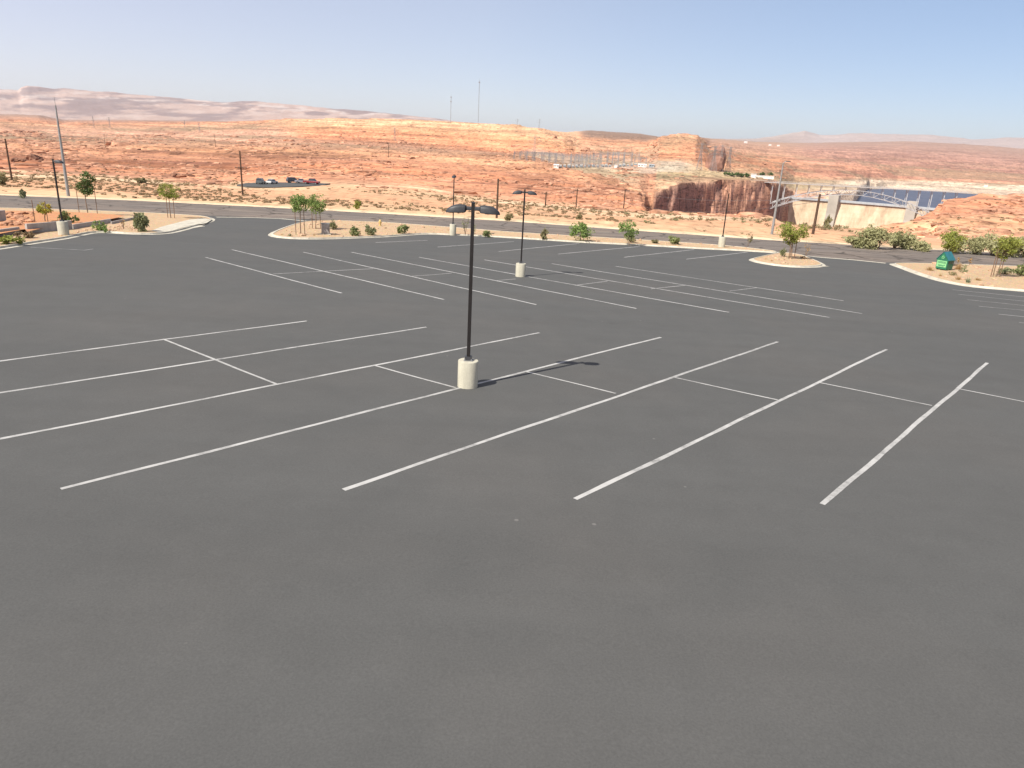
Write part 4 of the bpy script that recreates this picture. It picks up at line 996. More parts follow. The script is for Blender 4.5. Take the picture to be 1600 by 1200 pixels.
# the farther, uncountable brush: one scatter
M['outcrop'] = mottled('varnished_rock_outcrop', (0.31, 0.155, 0.095), 0.45, 0.12, 0.95, 0.1, c2=(0.42, 0.225, 0.14), obj=False)
def outcrops():
    """low broken ledges and blocks that stand out of the slickrock"""
    rng = np.random.default_rng(8); Vs, Fs = [], []; b = 0
    bm = bmesh.new(); bmesh.ops.create_icosphere(bm, subdivisions=2, radius=1); bv = np.array([v.co[:] for v in bm.verts]); bf = np.array([[v.index for v in f.verts] for f in bm.faces]); bm.free()
    n = 0; tries = 0
    while n < 6500 and tries < 400000:
        tries += 1
        px = rng.uniform(-60, 1660); r = math.exp(rng.uniform(math.log(200), math.log(1900)))
        d = ray(px, _hor(px) + 50); hd = math.hypot(d[0], d[1]); x, y = r * d[0] / hd, r * d[1] / hd
        az = math.degrees(math.atan2(x, y)); i = int(np.clip(np.searchsorted(AZ, az), 0, len(AZ)-1)); t = np.interp(r, TD[:, i], np.arange(len(TD)))
        if px > 1005 and 1.95 < t < 5.05: continue
        if px > 1225 and t < 6.2 and t > 1.95: continue
        if 355 < px < 530 and 215 < r < 345: continue
        if t < .8: 
            if rng.random() > .25 or t < .25: continue
        k = r / 500
        dens = float(fbm(np.array([x / (34 * k + 14)]), np.array([y / (30 * k + 10)]), 3, 111)[0])
        if rng.random() > (.12 + .88 * sstep(.44, .60, dens)): continue
        w = rng.lognormal(0, .55) * (.5 + .85 * k); 
        if t < .8: w *= .5
        sc = np.array([w, w * rng.uniform(.5, .9), w * rng.uniform(.18, .5)]); a = rng.normal() * .35 - math.radians(az); c_, s_ = math.cos(a), math.sin(a)
        jit = 1 + .42 * (vnoise(bv[:, 0] * 1.7 + n * 3.1, bv[:, 1] * 1.7 + bv[:, 2] * 1.3 + n, 7) - .5) * 2
        V = bv * jit[:, None]; V[:, 2] = np.clip(V[:, 2], -.6, .75); V = V * sc
        V = np.stack([V[:, 0] * c_ - V[:, 1] * s_, V[:, 0] * s_ + V[:, 1] * c_, V[:, 2]], 1) + np.array([x, y, ground_z(x, y) - sc[2] * .1])
        Vs.append(V); Fs.append(bf + b); b += len(V); n += 1
    o = mesh_np('rock_outcrops', np.vstack(Vs), np.vstack(Fs), M['outcrop']); tag(o, 'dark broken rock outcrops scattered over the orange slickrock slopes', 'rocks', kind='stuff')
outcrops()
def far_brush():
    rng = np.random.default_rng(5); Vs, Fs = [], []; b = 0
    tv, tf = leaf_quads(np.array([[rng.normal() * .45, rng.normal() * .45, .2 + .5 * rng.random()] for _ in range(16)]), .62, rng, .3, 1.3)
    n = 0
    while n < 4600:
        px = rng.uniform(-60, 1660); r = math.exp(rng.uniform(math.log(135), math.log(1500)))
        d = ray(px, _hor(px) + 50); hd = math.hypot(d[0], d[1]); x, y = r * d[0] / hd, r * d[1] / hd
        az = math.degrees(math.atan2(x, y)); i = int(np.clip(np.searchsorted(AZ, az), 0, len(AZ)-1)); t = np.interp(r, TD[:, i], np.arange(len(TD)))
        if t < .03: continue
        if px > 1008 and 1.9 < t < 5.1: continue
        if px > 1225 and t < 6.2 and t > 1.9: continue
        dens = float(fbm(np.array([x / (40 + r * .1)]), np.array([y / (20 + r * .06)]), 3, 95)[0])
        keep = sstep(.42, .6, dens) if t > 1.05 else .8 * sstep(.42, .60, dens)
        if 1.05 < t < 4.5: keep *= .35
        if rng.random() > keep: continue
        s = rng.uniform(.22, .62) * (1 + r / 1400); a = rng.random() * 6.28; c_, s_ = math.cos(a), math.sin(a)
        V = tv * np.array([s, s, s * .75]); V = np.stack([V[:, 0] * c_ - V[:, 1] * s_, V[:, 0] * s_ + V[:, 1] * c_, V[:, 2]], 1) + np.array([x, y, ground_z(x, y) - .05])
        Vs.append(V); Fs.append(tf + b); b += len(V); n += 1
    o = mesh_np('desert_brush', np.vstack(Vs), np.vstack(Fs), LEAF['desert']); tag(o, 'scattered dry desert brush covering the slopes beyond the highway', 'brush', kind='stuff')
far_brush()
# large grey-green shrubs right of the dam, below the butte
big = [(1352, 392, 34, 341, 'tall pointed'), (1370, 393, 40, 348, 'broad'), (1395, 392, 36, 352, 'full'), (1412, 393, 30, 360, 'smaller'), (1437, 396, 26, 374, 'low pale'), (1335, 391, 26, 366, 'low'), (1483, 399, 34, 360, 'broad grey'), (1520, 401, 34, 362, 'upright grey'), (1548, 403, 36, 358, 'tall grey'), (1575, 405, 34, 366, 'rounded'), (1600, 406, 40, 364, 'edge-cut')]
desc = ['tall pointed shrub in front of the dam face, left end of the roadside thicket', 'broad grey-green shrub second from the left in the thicket before the dam', 'full grey-green shrub at the left foot of the butte beyond the road', 'smaller grey-green shrub just right of the full one, below the butte', 'low pale shrub in the gap of the roadside thicket, left of the bin tree', 'low olive shrub at the far left of the roadside thicket', 'broad grey shrub directly behind the tree at the bin', 'upright grey shrub between the bin tree and the right-edge tree', 'tall grey shrub left behind the tree near the right edge', 'rounded shrub behind the crown of the right-edge tree', 'large shrub cut by the right edge of the photo, beyond the road']
for k, (bx, by, w, ty, _) in enumerate(big):
    P = hit(bx, by - 3, 100); r = math.hypot(P[0], P[1]); kk = pxsize(P); rng = np.random.default_rng(200 + k)
    hh = height_to(P, bx, ty) * .86; rad = w / 2 / kk * .84
    root = empty('roadside_thicket_shrub', P); tag(root, desc[k], 'shrub', 'large shrubs along the far side of the highway')
    bl = [(rng.normal() * rad * .35, rng.normal() * rad * .4, hh * (.3 + .4 * rng.random()), rad * .6, rad * .6, hh * .28) for _ in range(6)] + [(0, 0, hh * .72, rad * .4, rad * .4, hh * .28)]
    C, cs = crown_points(bl, 1700, rng, 80, .75); C[:, 2] = np.abs(C[:, 2])
    V, Fq = leaf_quads(C, .135, rng, .6, 2.8); mesh_np('crown', V, Fq, LEAF['tamarisk'], root)
    m = MB()
    for c in cs[::4]: m.tube([(0, 0, -.1), np.array(c) * .5 + np.array([0, 0, .1]), c], [.05, .035, .01], 5)
    m.build('stems', M['bark'], root)
# medium bushes in the sand
for k, (bx, by, w, ty, lf, lab) in enumerate([(1290, 357, 16, 339, 'desertgreen', 'dark bushy shrub on the rim in front of the dam'), (8, 290, 24, 272, 'desertgreen', 'green bush at the foot of the leftmost utility pole'), (222, 287, 26, 279, 'desertgreen', 'dark low bush line above the lime-green tree'), (558, 327, 14, 315, 'lime', 'yellow flowering bush at the far road edge right of the paired trees'), (795, 345, 16, 335, 'desertgreen', 'green bush at the far road edge left of the middle lamp post'), (37, 310, 14, 296, 'sage', 'pale bush on the far road edge near the left lamp post'), (905, 343, 14, 335, 'desertgreen', 'green bush across the road above the bright-green tree')]):
    P = hit(bx, by, 112); kk = pxsize(P); shrub(P, w / 2 / kk, height_to(P, bx, ty), lf, 'leafy', 60 + k, lab, None, 'desert_shrub', 420)

# ------------------------------------------------------------------ poles, masts, wires
def utility_pole(P, h, label, r=.16, arm=True, mat='woodpole', armz=None, rz=0.0, grp='wooden utility poles in the desert', arms=1):
    root = empty('utility_pole', P, rz); tag(root, label, 'utility pole', grp)
    MB().tube([(0, 0, -.5), (0, 0, h)], [r * 1.15, r * .8], 10).build('shaft', M[mat], root)
    if arm:
        for q in range(arms):
            z = (armz or h - .5) - q * 1.0
            c = MB().box((0, -r, z), (2.4, .12, .14)).build('crossarm', M['woodpole'], root); m = MB()
            for s in (-1.1, -.45, .45, 1.1): m.lathe([(.03, 0), (.06, .05), (.05, .18), (.02, .2)], 8, (s, -r, z + .07))
            m.build('insulators', M['galv'], c)
    return root
poles = {}
def UP(key, bx, by, tx, ty, dist, label, r=.16, arm=True, armz_px=None, mat='woodpole', arms=1):
    if dist is None: P = hit(bx, by)
    else:
        P = at_dist(bx, by, dist); P[2] = min(P[2], ground_z(P[0], P[1]))
    h = height_to(P, tx, ty); az = math.atan2(P[0], P[1])
    z = height_to(P, tx, armz_px) if armz_px else None
    poles[key] = (P, h); utility_pole(P, h, label, r, arm, mat, z, -az, arms=arms)
UP('l1', 20, 282, 10.5, 217, None, 'dark wooden utility pole, leftmost one, on the desert slope', .2, False)
UP('l2', 380, 305, 375.5, 235.5, None, 'dark wooden utility pole with low crossarm near the distant parked cars', .17, True, 262)
UP('m1', 776, 341, 776, 279, None, 'dark wooden utility pole between the two twin-headed lamp posts', .17, False)
UP('a', 852, 322, 852, 300, None, 'short distant utility pole right of the middle lamp post', .17, True)
UP('b', 900, 323, 901, 295, None, 'distant utility pole above the bright-green bushy tree', .17, True)
UP('c', 974, 326.5, 977, 296, None, 'dark distant utility pole with low box left of the dark canyon wall', .18, True)
UP('d', 1269, 366, 1278, 303, None, 'stout dark utility pole standing in front of the dam face', .22, False)
UP('e', 1086, 328, 1090, 264, None, 'thin tall utility pole on the rim before the dark canyon wall', .14, True)
UP('f', 337, 231, 336, 210, None, 'small far pole on the brush plateau above the lime-green tree', .2, True)
UP('g', 165, 231, 163, 210, None, 'small far pole on the plateau right of the tall grey pole', .2, True)
UP('h', 607, 246, 606, 224, None, 'small far pole below the antenna hill', .25, True)
UP('i', 658, 236, 658, 226, None, 'tiny far pole right of the pole below the antenna hill', .25, True)
UP('j', 32, 210, 32, 203, None, 'tiny far pole above the leftmost utility pole', .25, True)
def tall_lamp(bx, by, tx, ty, label, arm_px=0, r=.13, mat='galv'):
    P = hit(bx, by, 100); h = height_to(P, tx, ty); root = empty('street_light', P, -math.atan2(P[0], P[1])); tag(root, label, 'tall pole')
    MB().tube([(0, 0, -.3), (0, 0, h * .5), (0, 0, h)], [r * 1.3, r, r * .55], 10).build('shaft', M[mat], root)
    if arm_px:
        L = arm_px / pxsize(P)
        MB().tube([(0, 0, h - .15), (L * .4, 0, h + L * .25), (L, 0, h + L * .5)], [r * .5, r * .4, r * .35], 8).build('arm', M[mat], root)
        MB().box((L + .3, 0, h + L * .5 + .02), (.75, .3, .14), taper=.8).build('lamp_head', M['head'], root)
    else: MB().tube([(0, 0, h), (0, 0, h + 1.2)], .03, 6).build('aerial', M[mat], root)
tall_lamp(108.5, 306.5, 93.5, 165, 'very tall pale grey pole across the road at the left, tapering to an aerial', 0, .2)
tall_lamp(1205, 366, 1221, 254, 'tall grey street light with one short arm, left of the dam', 4, .17)
def wires(ka, kb, dz, sag, label):
    (A, ha), (B, hb) = poles[ka], poles[kb]
    a = np.array(A) + [0, 0, ha + dz]; b = np.array(B) + [0, 0, hb + dz]; n = 24; pts = []
    for i in range(n + 1):
        f = i / n; p = a + (b - a) * f; p[2] -= sag * 4 * f * (1 - f); pts.append(p)
    o = MB().tube(pts, .035, 5).build('power_line', M['wire']); tag(o, label, 'power line', 'power lines before the canyon')
wires('a', 'b', -.3, 1.0, 'sagging power line between the two short poles right of the middle lamp post')
wires('b', 'c', -.3, 1.5, 'sagging power line from the pole above the bright tree to the box pole')
wires('c', 'e', -.4, 2.0, 'upper power line from the box pole to the thin tall rim pole')
poles['c2'] = (poles['c'][0], poles['c'][1] - 3); poles['d2'] = (poles['d'][0], poles['d'][1] - .3)
wires('c', 'd2', -.4, 1.5, 'upper long power line crossing the dark canyon wall to the dam pole')
wires('c2', 'd2', -.9, 2.6, 'lower long power line crossing the dark canyon wall to the dam pole')
def mast(bx, by, tx, ty, label, w, dishes):
    P = hit(bx, by, 900); h = height_to(P, tx, ty); root = empty('radio_mast', P); tag(root, label, 'radio mast', 'radio masts on the hilltop')
    m = MB(); L = [(w * math.cos(a), w * math.sin(a)) for a in (0.4, 2.5, 4.6)]
    for x, y in L: m.tube([(x, y, -2), (x, y, h)], .15, 5)
    n = int(h / 5)
    for k in range(n):
        for i in range(3):
            a, b = L[i], L[(i+1) % 3]; m.bar((*a, h * k / n), (*b, h * (k+1) / n), .1)
    m.build('lattice', M['lattice'], root)
    for z, r in dishes:
        MB().lathe([(.2, -.4), (r, -.2), (r, 1.4), (r * .8, 1.8)], 12, (0, -w, h * z)).build('antenna', M['lattice'], root)
    MB().tube([(0, 0, h), (0, 0, h + 6)], .15, 5).build('aerial', M['lattice'], root)
mast(704, 192, 705, 151, 'shorter radio mast with two antenna drums on the hilltop', .6, ((.97, 1.9), (.80, 1.9)))
mast(747, 195, 748.5, 126, 'tallest radio mast with a drum at its top on the hilltop', .6, ((.955, 2.2),))
def pylon(P, h, label, rz=0.0, w=.14, grp='lattice transmission towers', m_w=.3, simple=False):
    root = empty('lattice_tower', P, rz); tag(root, label, 'transmission tower', grp)
    b = h * w; wa = h * .03; zw = h * .62; m = MB()
    def half(z): return b / 2 + (wa - b / 2) * min(1, z / zw)
    n = 5 if simple else 7
    zs = [zw * (1 - (1 - k / n) ** 1.3) for k in range(n + 1)] + [zw + (h - zw) * k / 3 for k in range(1, 4)]
    C = [(-1,-1),(1,-1),(1,1),(-1,1)]
    for z0, z1 in zip(zs, zs[1:]):
        for i in range(4):
            a, c = C[i], C[(i+1) % 4]; r0, r1 = half(z0), half(z1)
            m.bar((a[0]*r0, a[1]*r0, z0), (a[0]*r1, a[1]*r1, z1), m_w)
            m.bar((a[0]*r0, a[1]*r0, z0), (c[0]*r1, c[1]*r1, z1), m_w * .6); m.bar((c[0]*r0, c[1]*r0, z0), (a[0]*r1, a[1]*r1, z1), m_w * .6)
            m.bar((a[0]*r1, a[1]*r1, z1), (c[0]*r1, c[1]*r1, z1), m_w * .6)
    m.build('body', M['lattice'], root)
    for z, L in ((.66, .24), (.80, .30), (.94, .22)):
        a = MB(); L *= h; z *= h
        for s in (-1, 1):
            for y in (-wa, wa):
                a.bar((0, y, z), (s * L, 0, z), m_w * .7); a.bar((0, y, z + h * .05), (s * L, 0, z), m_w * .7)
            a.bar((s * L, 0, z), (s * L, 0, z - h * .05), m_w * .6)
        a.build('crossarm', M['lattice'], root)
def PY(bx, by, ty, label, rmin=700, mw=.22, dist=None, simple=False, rz=0.0, w=.14):
    P = hit(bx, by, rmin); pylon(P, height_to(P, bx, ty), label, rz, w, m_w=mw, simple=simple)
PY(1092, 266, 223, 'lattice tower at the left foot of the orange butte by the switchyard', 900, .24, w=.2)
PY(1113, 268, 228, 'middle one of the three lattice towers in the dark cleft', 900, .24, rz=.3, w=.26)
PY(1124, 268, 226, 'broad lattice tower second from the right in the cleft', 900, .24, rz=-.2, w=.22)
PY(1137, 268, 229, 'rightmost lattice tower beside the green trees at the rim', 900, .24, rz=.15, w=.2)
PY(842, 203, 186, 'lattice tower on the skyline right of the antenna hill', 1500, .15)
PY(808, 198, 186, 'smaller lattice tower on the skyline of the antenna hill', 1500, .15, simple=True)
PY(147, 200, 181, 'faint lattice tower on the far plain, left of a pair', 2200, .15, simple=True)
PY(172, 200, 183, 'faint lattice tower on the far plain, right of a pair', 2200, .15, simple=True)
PY(289, 199, 188, 'faint lattice tower on the far plain above the lime-green tree', 2200, .15, simple=True)
PY(312, 207, 192, 'faint lattice tower on the plateau above the small far pole', 1500, .15, simple=True)
PY(834, 252, 212, 'tall lattice tower at the left end of the switchyard', 800, .22, w=.12)
PY(617, 220, 199, 'lattice tower on the slope of the antenna hill', 1300, .15, simple=True)

# ------------------------------------------------------------------ switchyard
def gantry(P, w, h, rz, label, bays=2):
    root = empty('switchyard_gantry', P, rz); tag(root, label, 'gantry', 'steel gantries in the switchyard')
    for k in range(bays + 1):
        x = -w / 2 + w * k / bays; m = MB()
        for s in (-.6, .6):
            m.bar((x + s * 1.4, 0, -1), (x + s * .5, 0, h), .38)
        for q in range(4): m.bar((x - .8, 0, h * q / 4), (x + .7, 0, h * (q + 1) / 4), .2)
        m.tube([(x, 0, h), (x, 0, h * 1.28)], .14, 5)
        m.build('column', M['lattice'], root)
    b = MB(); b.bar((-w/2, 0, h), (w/2, 0, h), .35); b.bar((-w/2, 0, h - 1.4), (w/2, 0, h - 1.4), .3); n = bays * 5
    for q in range(n): b.bar((-w/2 + w*q/n, 0, h - 1.4 if q % 2 else h), (-w/2 + w*(q+1)/n, 0, h if q % 2 else h - 1.4), .2)
    b.build('beam', M['lattice'], root)
    i_ = MB()
    for q in range(bays * 3): i_.tube([(-w/2 + w*(q+.5)/(bays*3), 0, h - 1.4), (-w/2 + w*(q+.5)/(bays*3), 0, h - 4)], .16, 5)
    i_.build('insulators', M['trafo'], root)
gl = [(812, 249, 237), (835, 252, 238), (858, 255, 239), (880, 257, 242), (900, 259, 243), (915, 260, 243), (930, 259, 242), (948, 258, 239), (965, 259, 239), (985, 260, 240), (823, 247, 236), (846, 250, 238), (869, 252, 239), (892, 254, 241), (908, 255, 241), (938, 255, 240), (957, 255, 238), (975, 256, 238), (906, 261, 247), (922, 262, 248), (1000, 259, 246)]
for k, (px, by, ty) in enumerate(gl):
    P = hit(px, by, 600); h = height_to(P, px, ty); gantry(P, 20 / pxsize(P) * (1.2 if k % 2 else .9), h, -math.atan2(P[0], P[1]) + random.uniform(-.2, .2), 'pale steel gantry frame in the row of the distant switchyard', 2)
def transformer(P, s, rz):
    root = empty('transformer', P, rz); tag(root, 'blue-grey transformer with bushings in the distant switchyard row', 'transformer', 'transformers in the switchyard')
    MB().box((0, 0, 1.6 * s), (5 * s, 3 * s, 3.4 * s)).build('tank', M['trafo'], root)
    m = MB()
    for q in range(5): m.box((-2 * s + q * s, -1.9 * s, 1.5 * s), (.35 * s, .8 * s, 2.6 * s))
    m.build('radiator', M['greyroof'], root)
    for x in (-1.5, 0, 1.5): MB().lathe([(.35 * s, 0), (.5 * s, .5 * s), (.3 * s, 1.6 * s), (.1 * s, 2.2 * s)], 8, (x * s, 0, 3.3 * s)).build('bushing', M['white'], root)
for k, px in enumerate((876, 882, 889, 895, 901, 908, 914, 920, 927, 934, 941, 947, 953, 969, 975, 981, 987, 993)):
    P = hit(px, 262 - abs(k - 3) * .2, 600); transformer(P, .55 + .12 * (k % 3), random.uniform(-.3, .3))
def shed(P, dim, rz, label, cat='building', name='utility_building', roofm='greyroof', wallm='white', grp=None, gable=True):
    root = empty(name, P, rz); tag(root, label, cat, grp); w, d, h = dim
    wl = MB().box((0, 0, h / 2 - .5), (w, d, h + 1)).build('wall', M[wallm], root)
    if gable:
        V = [(-w/2-.3, -d/2-.3, h), (w/2+.3, -d/2-.3, h), (w/2+.3, d/2+.3, h), (-w/2-.3, d/2+.3, h), (-w/2-.3, 0, h + d*.22), (w/2+.3, 0, h + d*.22)]
        MB().add(V, [(0,3,2,1),(0,1,5,4),(2,3,4,5),(1,2,5),(3,0,4)]).build('roof', M[roofm], root)
    else: MB().box((0, 0, h + .2), (w + .8, d + .8, .35)).build('roof', M[roofm], root)
    nw = max(2, int(w / 4)) if gable else 0
    for q in range(nw): MB().box((-w/2 + w*(q+.5)/nw, -d/2 - .03, h * .58), (w/nw*.45, .06, h*.32)).build('window', M['glassdark'], root)
    MB().box((w*.38, -d/2 - .04, 1.05), (1.1, .08, 2.1)).build('door', M['greyroof'], root)
def SH(px, by, wpx, hpx, label, rmin=600, **kw):
    P = hit(px, by, rmin); k = pxsize(P); shed(P, (wpx / k, max(4, wpx / k * .5), hpx / k), -math.atan2(P[0], P[1]), label, **kw)
SH(869, 261.5, 8, 3.6, 'small white building at the left end of the switchyard', roofm='white')
SH(962, 262.5, 5, 5.0, 'tall narrow white building in the middle of the switchyard', roofm='white', gable=False)
SH(1003, 261, 13, 3.5, 'low white-roofed building right of the switchyard', roofm='white')
SH(1018, 261, 8, 3.5, 'low grey building at the right end of the switchyard', wallm='trafo')
SH(1194, 278.5, 28, 3.0, 'long white flat-roofed building on the rim left of the bridge', roofm='white', gable=False)
SH(1177, 277.5, 8, 5, 'small white building next to the long one on the rim', roofm='white', gable=False)
SH(1165, 223.5, 5, 1.8, 'white house on the far plateau right of the butte', 2000, grp='far white houses', roofm='white')
SH(1203, 227.5, 4, 1.5, 'small white house on the far plateau above the long building', 2000, grp='far white houses', roofm='white')
SH(1216, 228.5, 4, 1.4, 'rightmost tiny white house on the far plateau', 2000, grp='far white houses', roofm='white')
SH(1540, 291.5, 5, 2.0, 'tiny white building on the pale lake shore', 2500, roofm='white')
# green trees at the rim
for k, (px, by, w, h) in enumerate([(1135, 275, 10, 6), (1143, 275.5, 9, 5.5), (1151, 276, 9, 6), (1159, 276.5, 9, 5), (1167, 277, 9, 5.5), (1190, 274, 10, 4), (1203, 274.5, 10, 4)]):
    P = hit(px, by, 700); kk = pxsize(P); rng = np.random.default_rng(300 + k); root = empty('rim_tree', P)
    tag(root, 'dark-green leafy tree in the row beside the long white rim building', 'tree', 'green trees beside the rim building')
    W, Hh = w / 2 / kk, h / kk
    C, cs = crown_points([(0, 0, Hh * .6, W * .85, W * .85, Hh * .42)], 260, rng, 16, .4)
    V, Fq = leaf_quads(C, 1.3, rng, .3, 1.3); mesh_np('crown', V, Fq, LEAF['dark'], root)
    MB().tube([(0, 0, -1), (0, 0, Hh * .6)], [.35, .2], 6).build('trunk', M['bark'], root)

# ------------------------------------------------------------------ distant car park with cars
P0 = hit(405, 289); Pq = [hit(372, 287.0), hit(420, 291.0), hit(470, 289.0), hit(505, 287.5)]
cz = np.mean([ground_z(p[0], p[1]) for p in Pq])
def lot_at(px, py, zc):
    d = ray(px, py); t = (zc - CAM[2]) / d[2]; return CAM + d * t
cars_z = cz + .8
pl = [lot_at(*q, cars_z) for q in [(370, 288.5), (385, 291.5), (430, 292.5), (500, 290), (516, 286.5), (470, 285.2), (420, 284.5), (384, 286)]]
m = MB(); n = len(pl); m.add([tuple(p) for p in pl] + [(p[0], p[1], p[2] - 6) for p in pl], [tuple(reversed(range(n)))] + [(i, (i+1) % n, n+(i+1) % n, n+i) for i in range(n)])
tag(m.build('overlook_car_park', M['asphalt']), kind='structure')
def car(P, rz, paint, label, kind='suv'):
    root = empty('parked_car', P, rz); tag(root, label, 'car', 'cars parked at the distant overlook')
    L, W = (5.4, 2.0) if kind == 'pickup' else (4.7, 1.9)
    t = NT('car_paint'); pm = t.out(paint, .35, spec=.5)
    prof = {'suv': [(-.5, .35), (.5, .35), (.5, .85), (.30, 1.0), (.18, 1.05), (-.5, 1.08)], 'pickup': [(-.5, .45), (.5, .45), (.5, .95), (.33, 1.08), (-.5, 1.08)], 'sedan': [(-.5, .32), (.5, .32), (.5, .72), (.22, .9), (-.3, .95), (-.5, .88)]}[kind]
    n = len(prof); V = [(x * L, -W/2, z) for x, z in prof] + [(x * L, W/2, z) for x, z in prof]
    MB().add(V, [tuple(range(n)), tuple(reversed(range(n, 2*n)))] + [(i, n+i, n+(i+1) % n, (i+1) % n) for i in range(n)]).build('body', pm, root, bevel=.08)
    cab = {'suv': (-.47, .20, -.44, .08, 1.08, 1.72), 'pickup': (-.14, .28, -.10, .16, 1.08, 1.78), 'sedan': (-.34, .22, -.2, .06, .92, 1.42)}[kind]
    x0, x1, x2, x3, z0, z1 = cab; w2 = W * .38
    V = [(x0*L, -W*.46, z0), (x1*L, -W*.46, z0), (x1*L, W*.46, z0), (x0*L, W*.46, z0), (x2*L, -w2, z1), (x3*L, -w2, z1), (x3*L, w2, z1), (x2*L, w2, z1)]
    MB().add(V, [(0,1,5,4),(1,2,6,5),(2,3,7,6),(3,0,4,7)]).build('windows', M['glassdark'], root)
    MB().box(((x2+x3)/2*L, 0, z1 + .02), ((x3-x2)*L + .1, w2*2 + .08, .07)).build('roof', pm, root, bevel=.02)
    for sx in (-.31, .32):
        for sy in (-1, 1):
            wh = MB().tube([(sx*L, sy*(W/2 - .2), .36), (sx*L, sy*(W/2 + .02), .36)], .36, 16).build('wheel', M['tyre'], root)
            MB().tube([(sx*L, sy*(W/2 + .02), .36), (sx*L, sy*(W/2 + .04), .36)], .2, 12).build('rim', M['galv'], wh)
    for sy in (-.7, .7): MB().box((L*.5 + .01, sy, .78), (.06, .35, .16)).build('headlight', M['white'], root)
    if kind == 'pickup': MB().box((-.33*L, 0, 1.1), (L*.31, W*.8, .03)).build('cargo_bed', M['tyre'], root)
car(lot_at(407.5, 287.3, cars_z), R(95), (.10, .11, .11), 'grey-green car, leftmost at the distant overlook', 'suv')
car(lot_at(425, 287.0, cars_z), R(80), (.55, .55, .53), 'pale car, second from left at the distant overlook', 'sedan')
car(lot_at(459, 285.5, cars_z), R(35), (.04, .045, .06), 'dark blue-grey car left of the silver one at the distant overlook', 'suv')
car(lot_at(472, 286.3, cars_z), R(15), (.28, .27, .30), 'silver car between dark car and red pickup at the distant overlook', 'sedan')
car(lot_at(487, 287.6, cars_z), R(-8), (.20, .018, .022), 'dark red pickup, rightmost at the distant overlook', 'pickup')

# ------------------------------------------------------------------ dam, bridge, lake
def make_dam():
    A = at_dist(1213, 303, 1330); B = at_dist(1486, 322, 1290)
    zc = -53.0; a = np.array([A[0], A[1]]); b = np.array([B[0], B[1]]); ch = b - a; Ln = np.linalg.norm(ch); t = ch / Ln; nrm = np.array([-t[1], t[0]])   # nrm points upstream (away)
    if nrm[1] < 0: nrm = -nrm
    N = 60; sag = Ln * .10
    def pt(f, off): q = a + ch * f + nrm * (sag * 4 * f * (1 - f) + off); return q
    root = empty('dam', (0, 0, 0)); tag(root, 'high curved concrete dam with pale streaked face behind the steel arch bridge', 'dam')
    prof = [(-45, -150), (-28, -70), (-14, -25), (-6, -6), (-6, 0), (6, 0), (6, -150)]
    V, Fc = [], []; n = len(prof)
    for i in range(N + 1):
        for o_, dz in prof: q = pt(i / N, o_); V.append((q[0], q[1], zc + dz))
    for i in range(N):
        for k in range(n - 1): Fc.append((i*n+k, i*n+k+1, (i+1)*n+k+1, (i+1)*n+k))
    MB().add(V, Fc, True).build('face', M['dam'], root)
    V, Fc = [], []; pr = [(-8.5, -1.8), (-8.5, 1.2), (8, 1.2), (8, -1.8)]
    for i in range(N + 1):
        for o_, dz in pr: q = pt(i / N, o_); V.append((q[0], q[1], zc + dz))
    for i in range(N):
        for k in range(4): Fc.append((i*4+k, i*4+(k+1) % 4, (i+1)*4+(k+1) % 4, (i+1)*4+k))
    MB().add(V, Fc).build('crest_road', M['greyroof'], root)
    for px, w in ((1309, 15), (1431, 14)):
        f = (px - 1213) / 273; q = pt(f, -10); rz = math.atan2(t[1], t[0])
        m = MB()
        for z0, z1, d0, d1 in ((-110, -20, 30, 18), (-20, 9, 18, 18)):
            c = [(-w/2, -d0 + 8), (w/2, -d0 + 8), (w/2, 8), (-w/2, 8)]; e = [(-w/2, -d1 + 8), (w/2, -d1 + 8), (w/2, 8), (-w/2, 8)]
            f2 = lambda p, z: (q[0] + t[0]*p[0] + nrm[0]*p[1], q[1] + t[1]*p[0] + nrm[1]*p[1], zc + z)
            m.add([f2(p, z0) for p in c] + [f2(p, z1) for p in e], [(0,3,2,1),(4,5,6,7),(0,1,5,4),(1,2,6,5),(2,3,7,6),(3,0,4,7)])
        m.build('elevator_tower', M['damtower'], root)
    return a, t, nrm
make_dam()
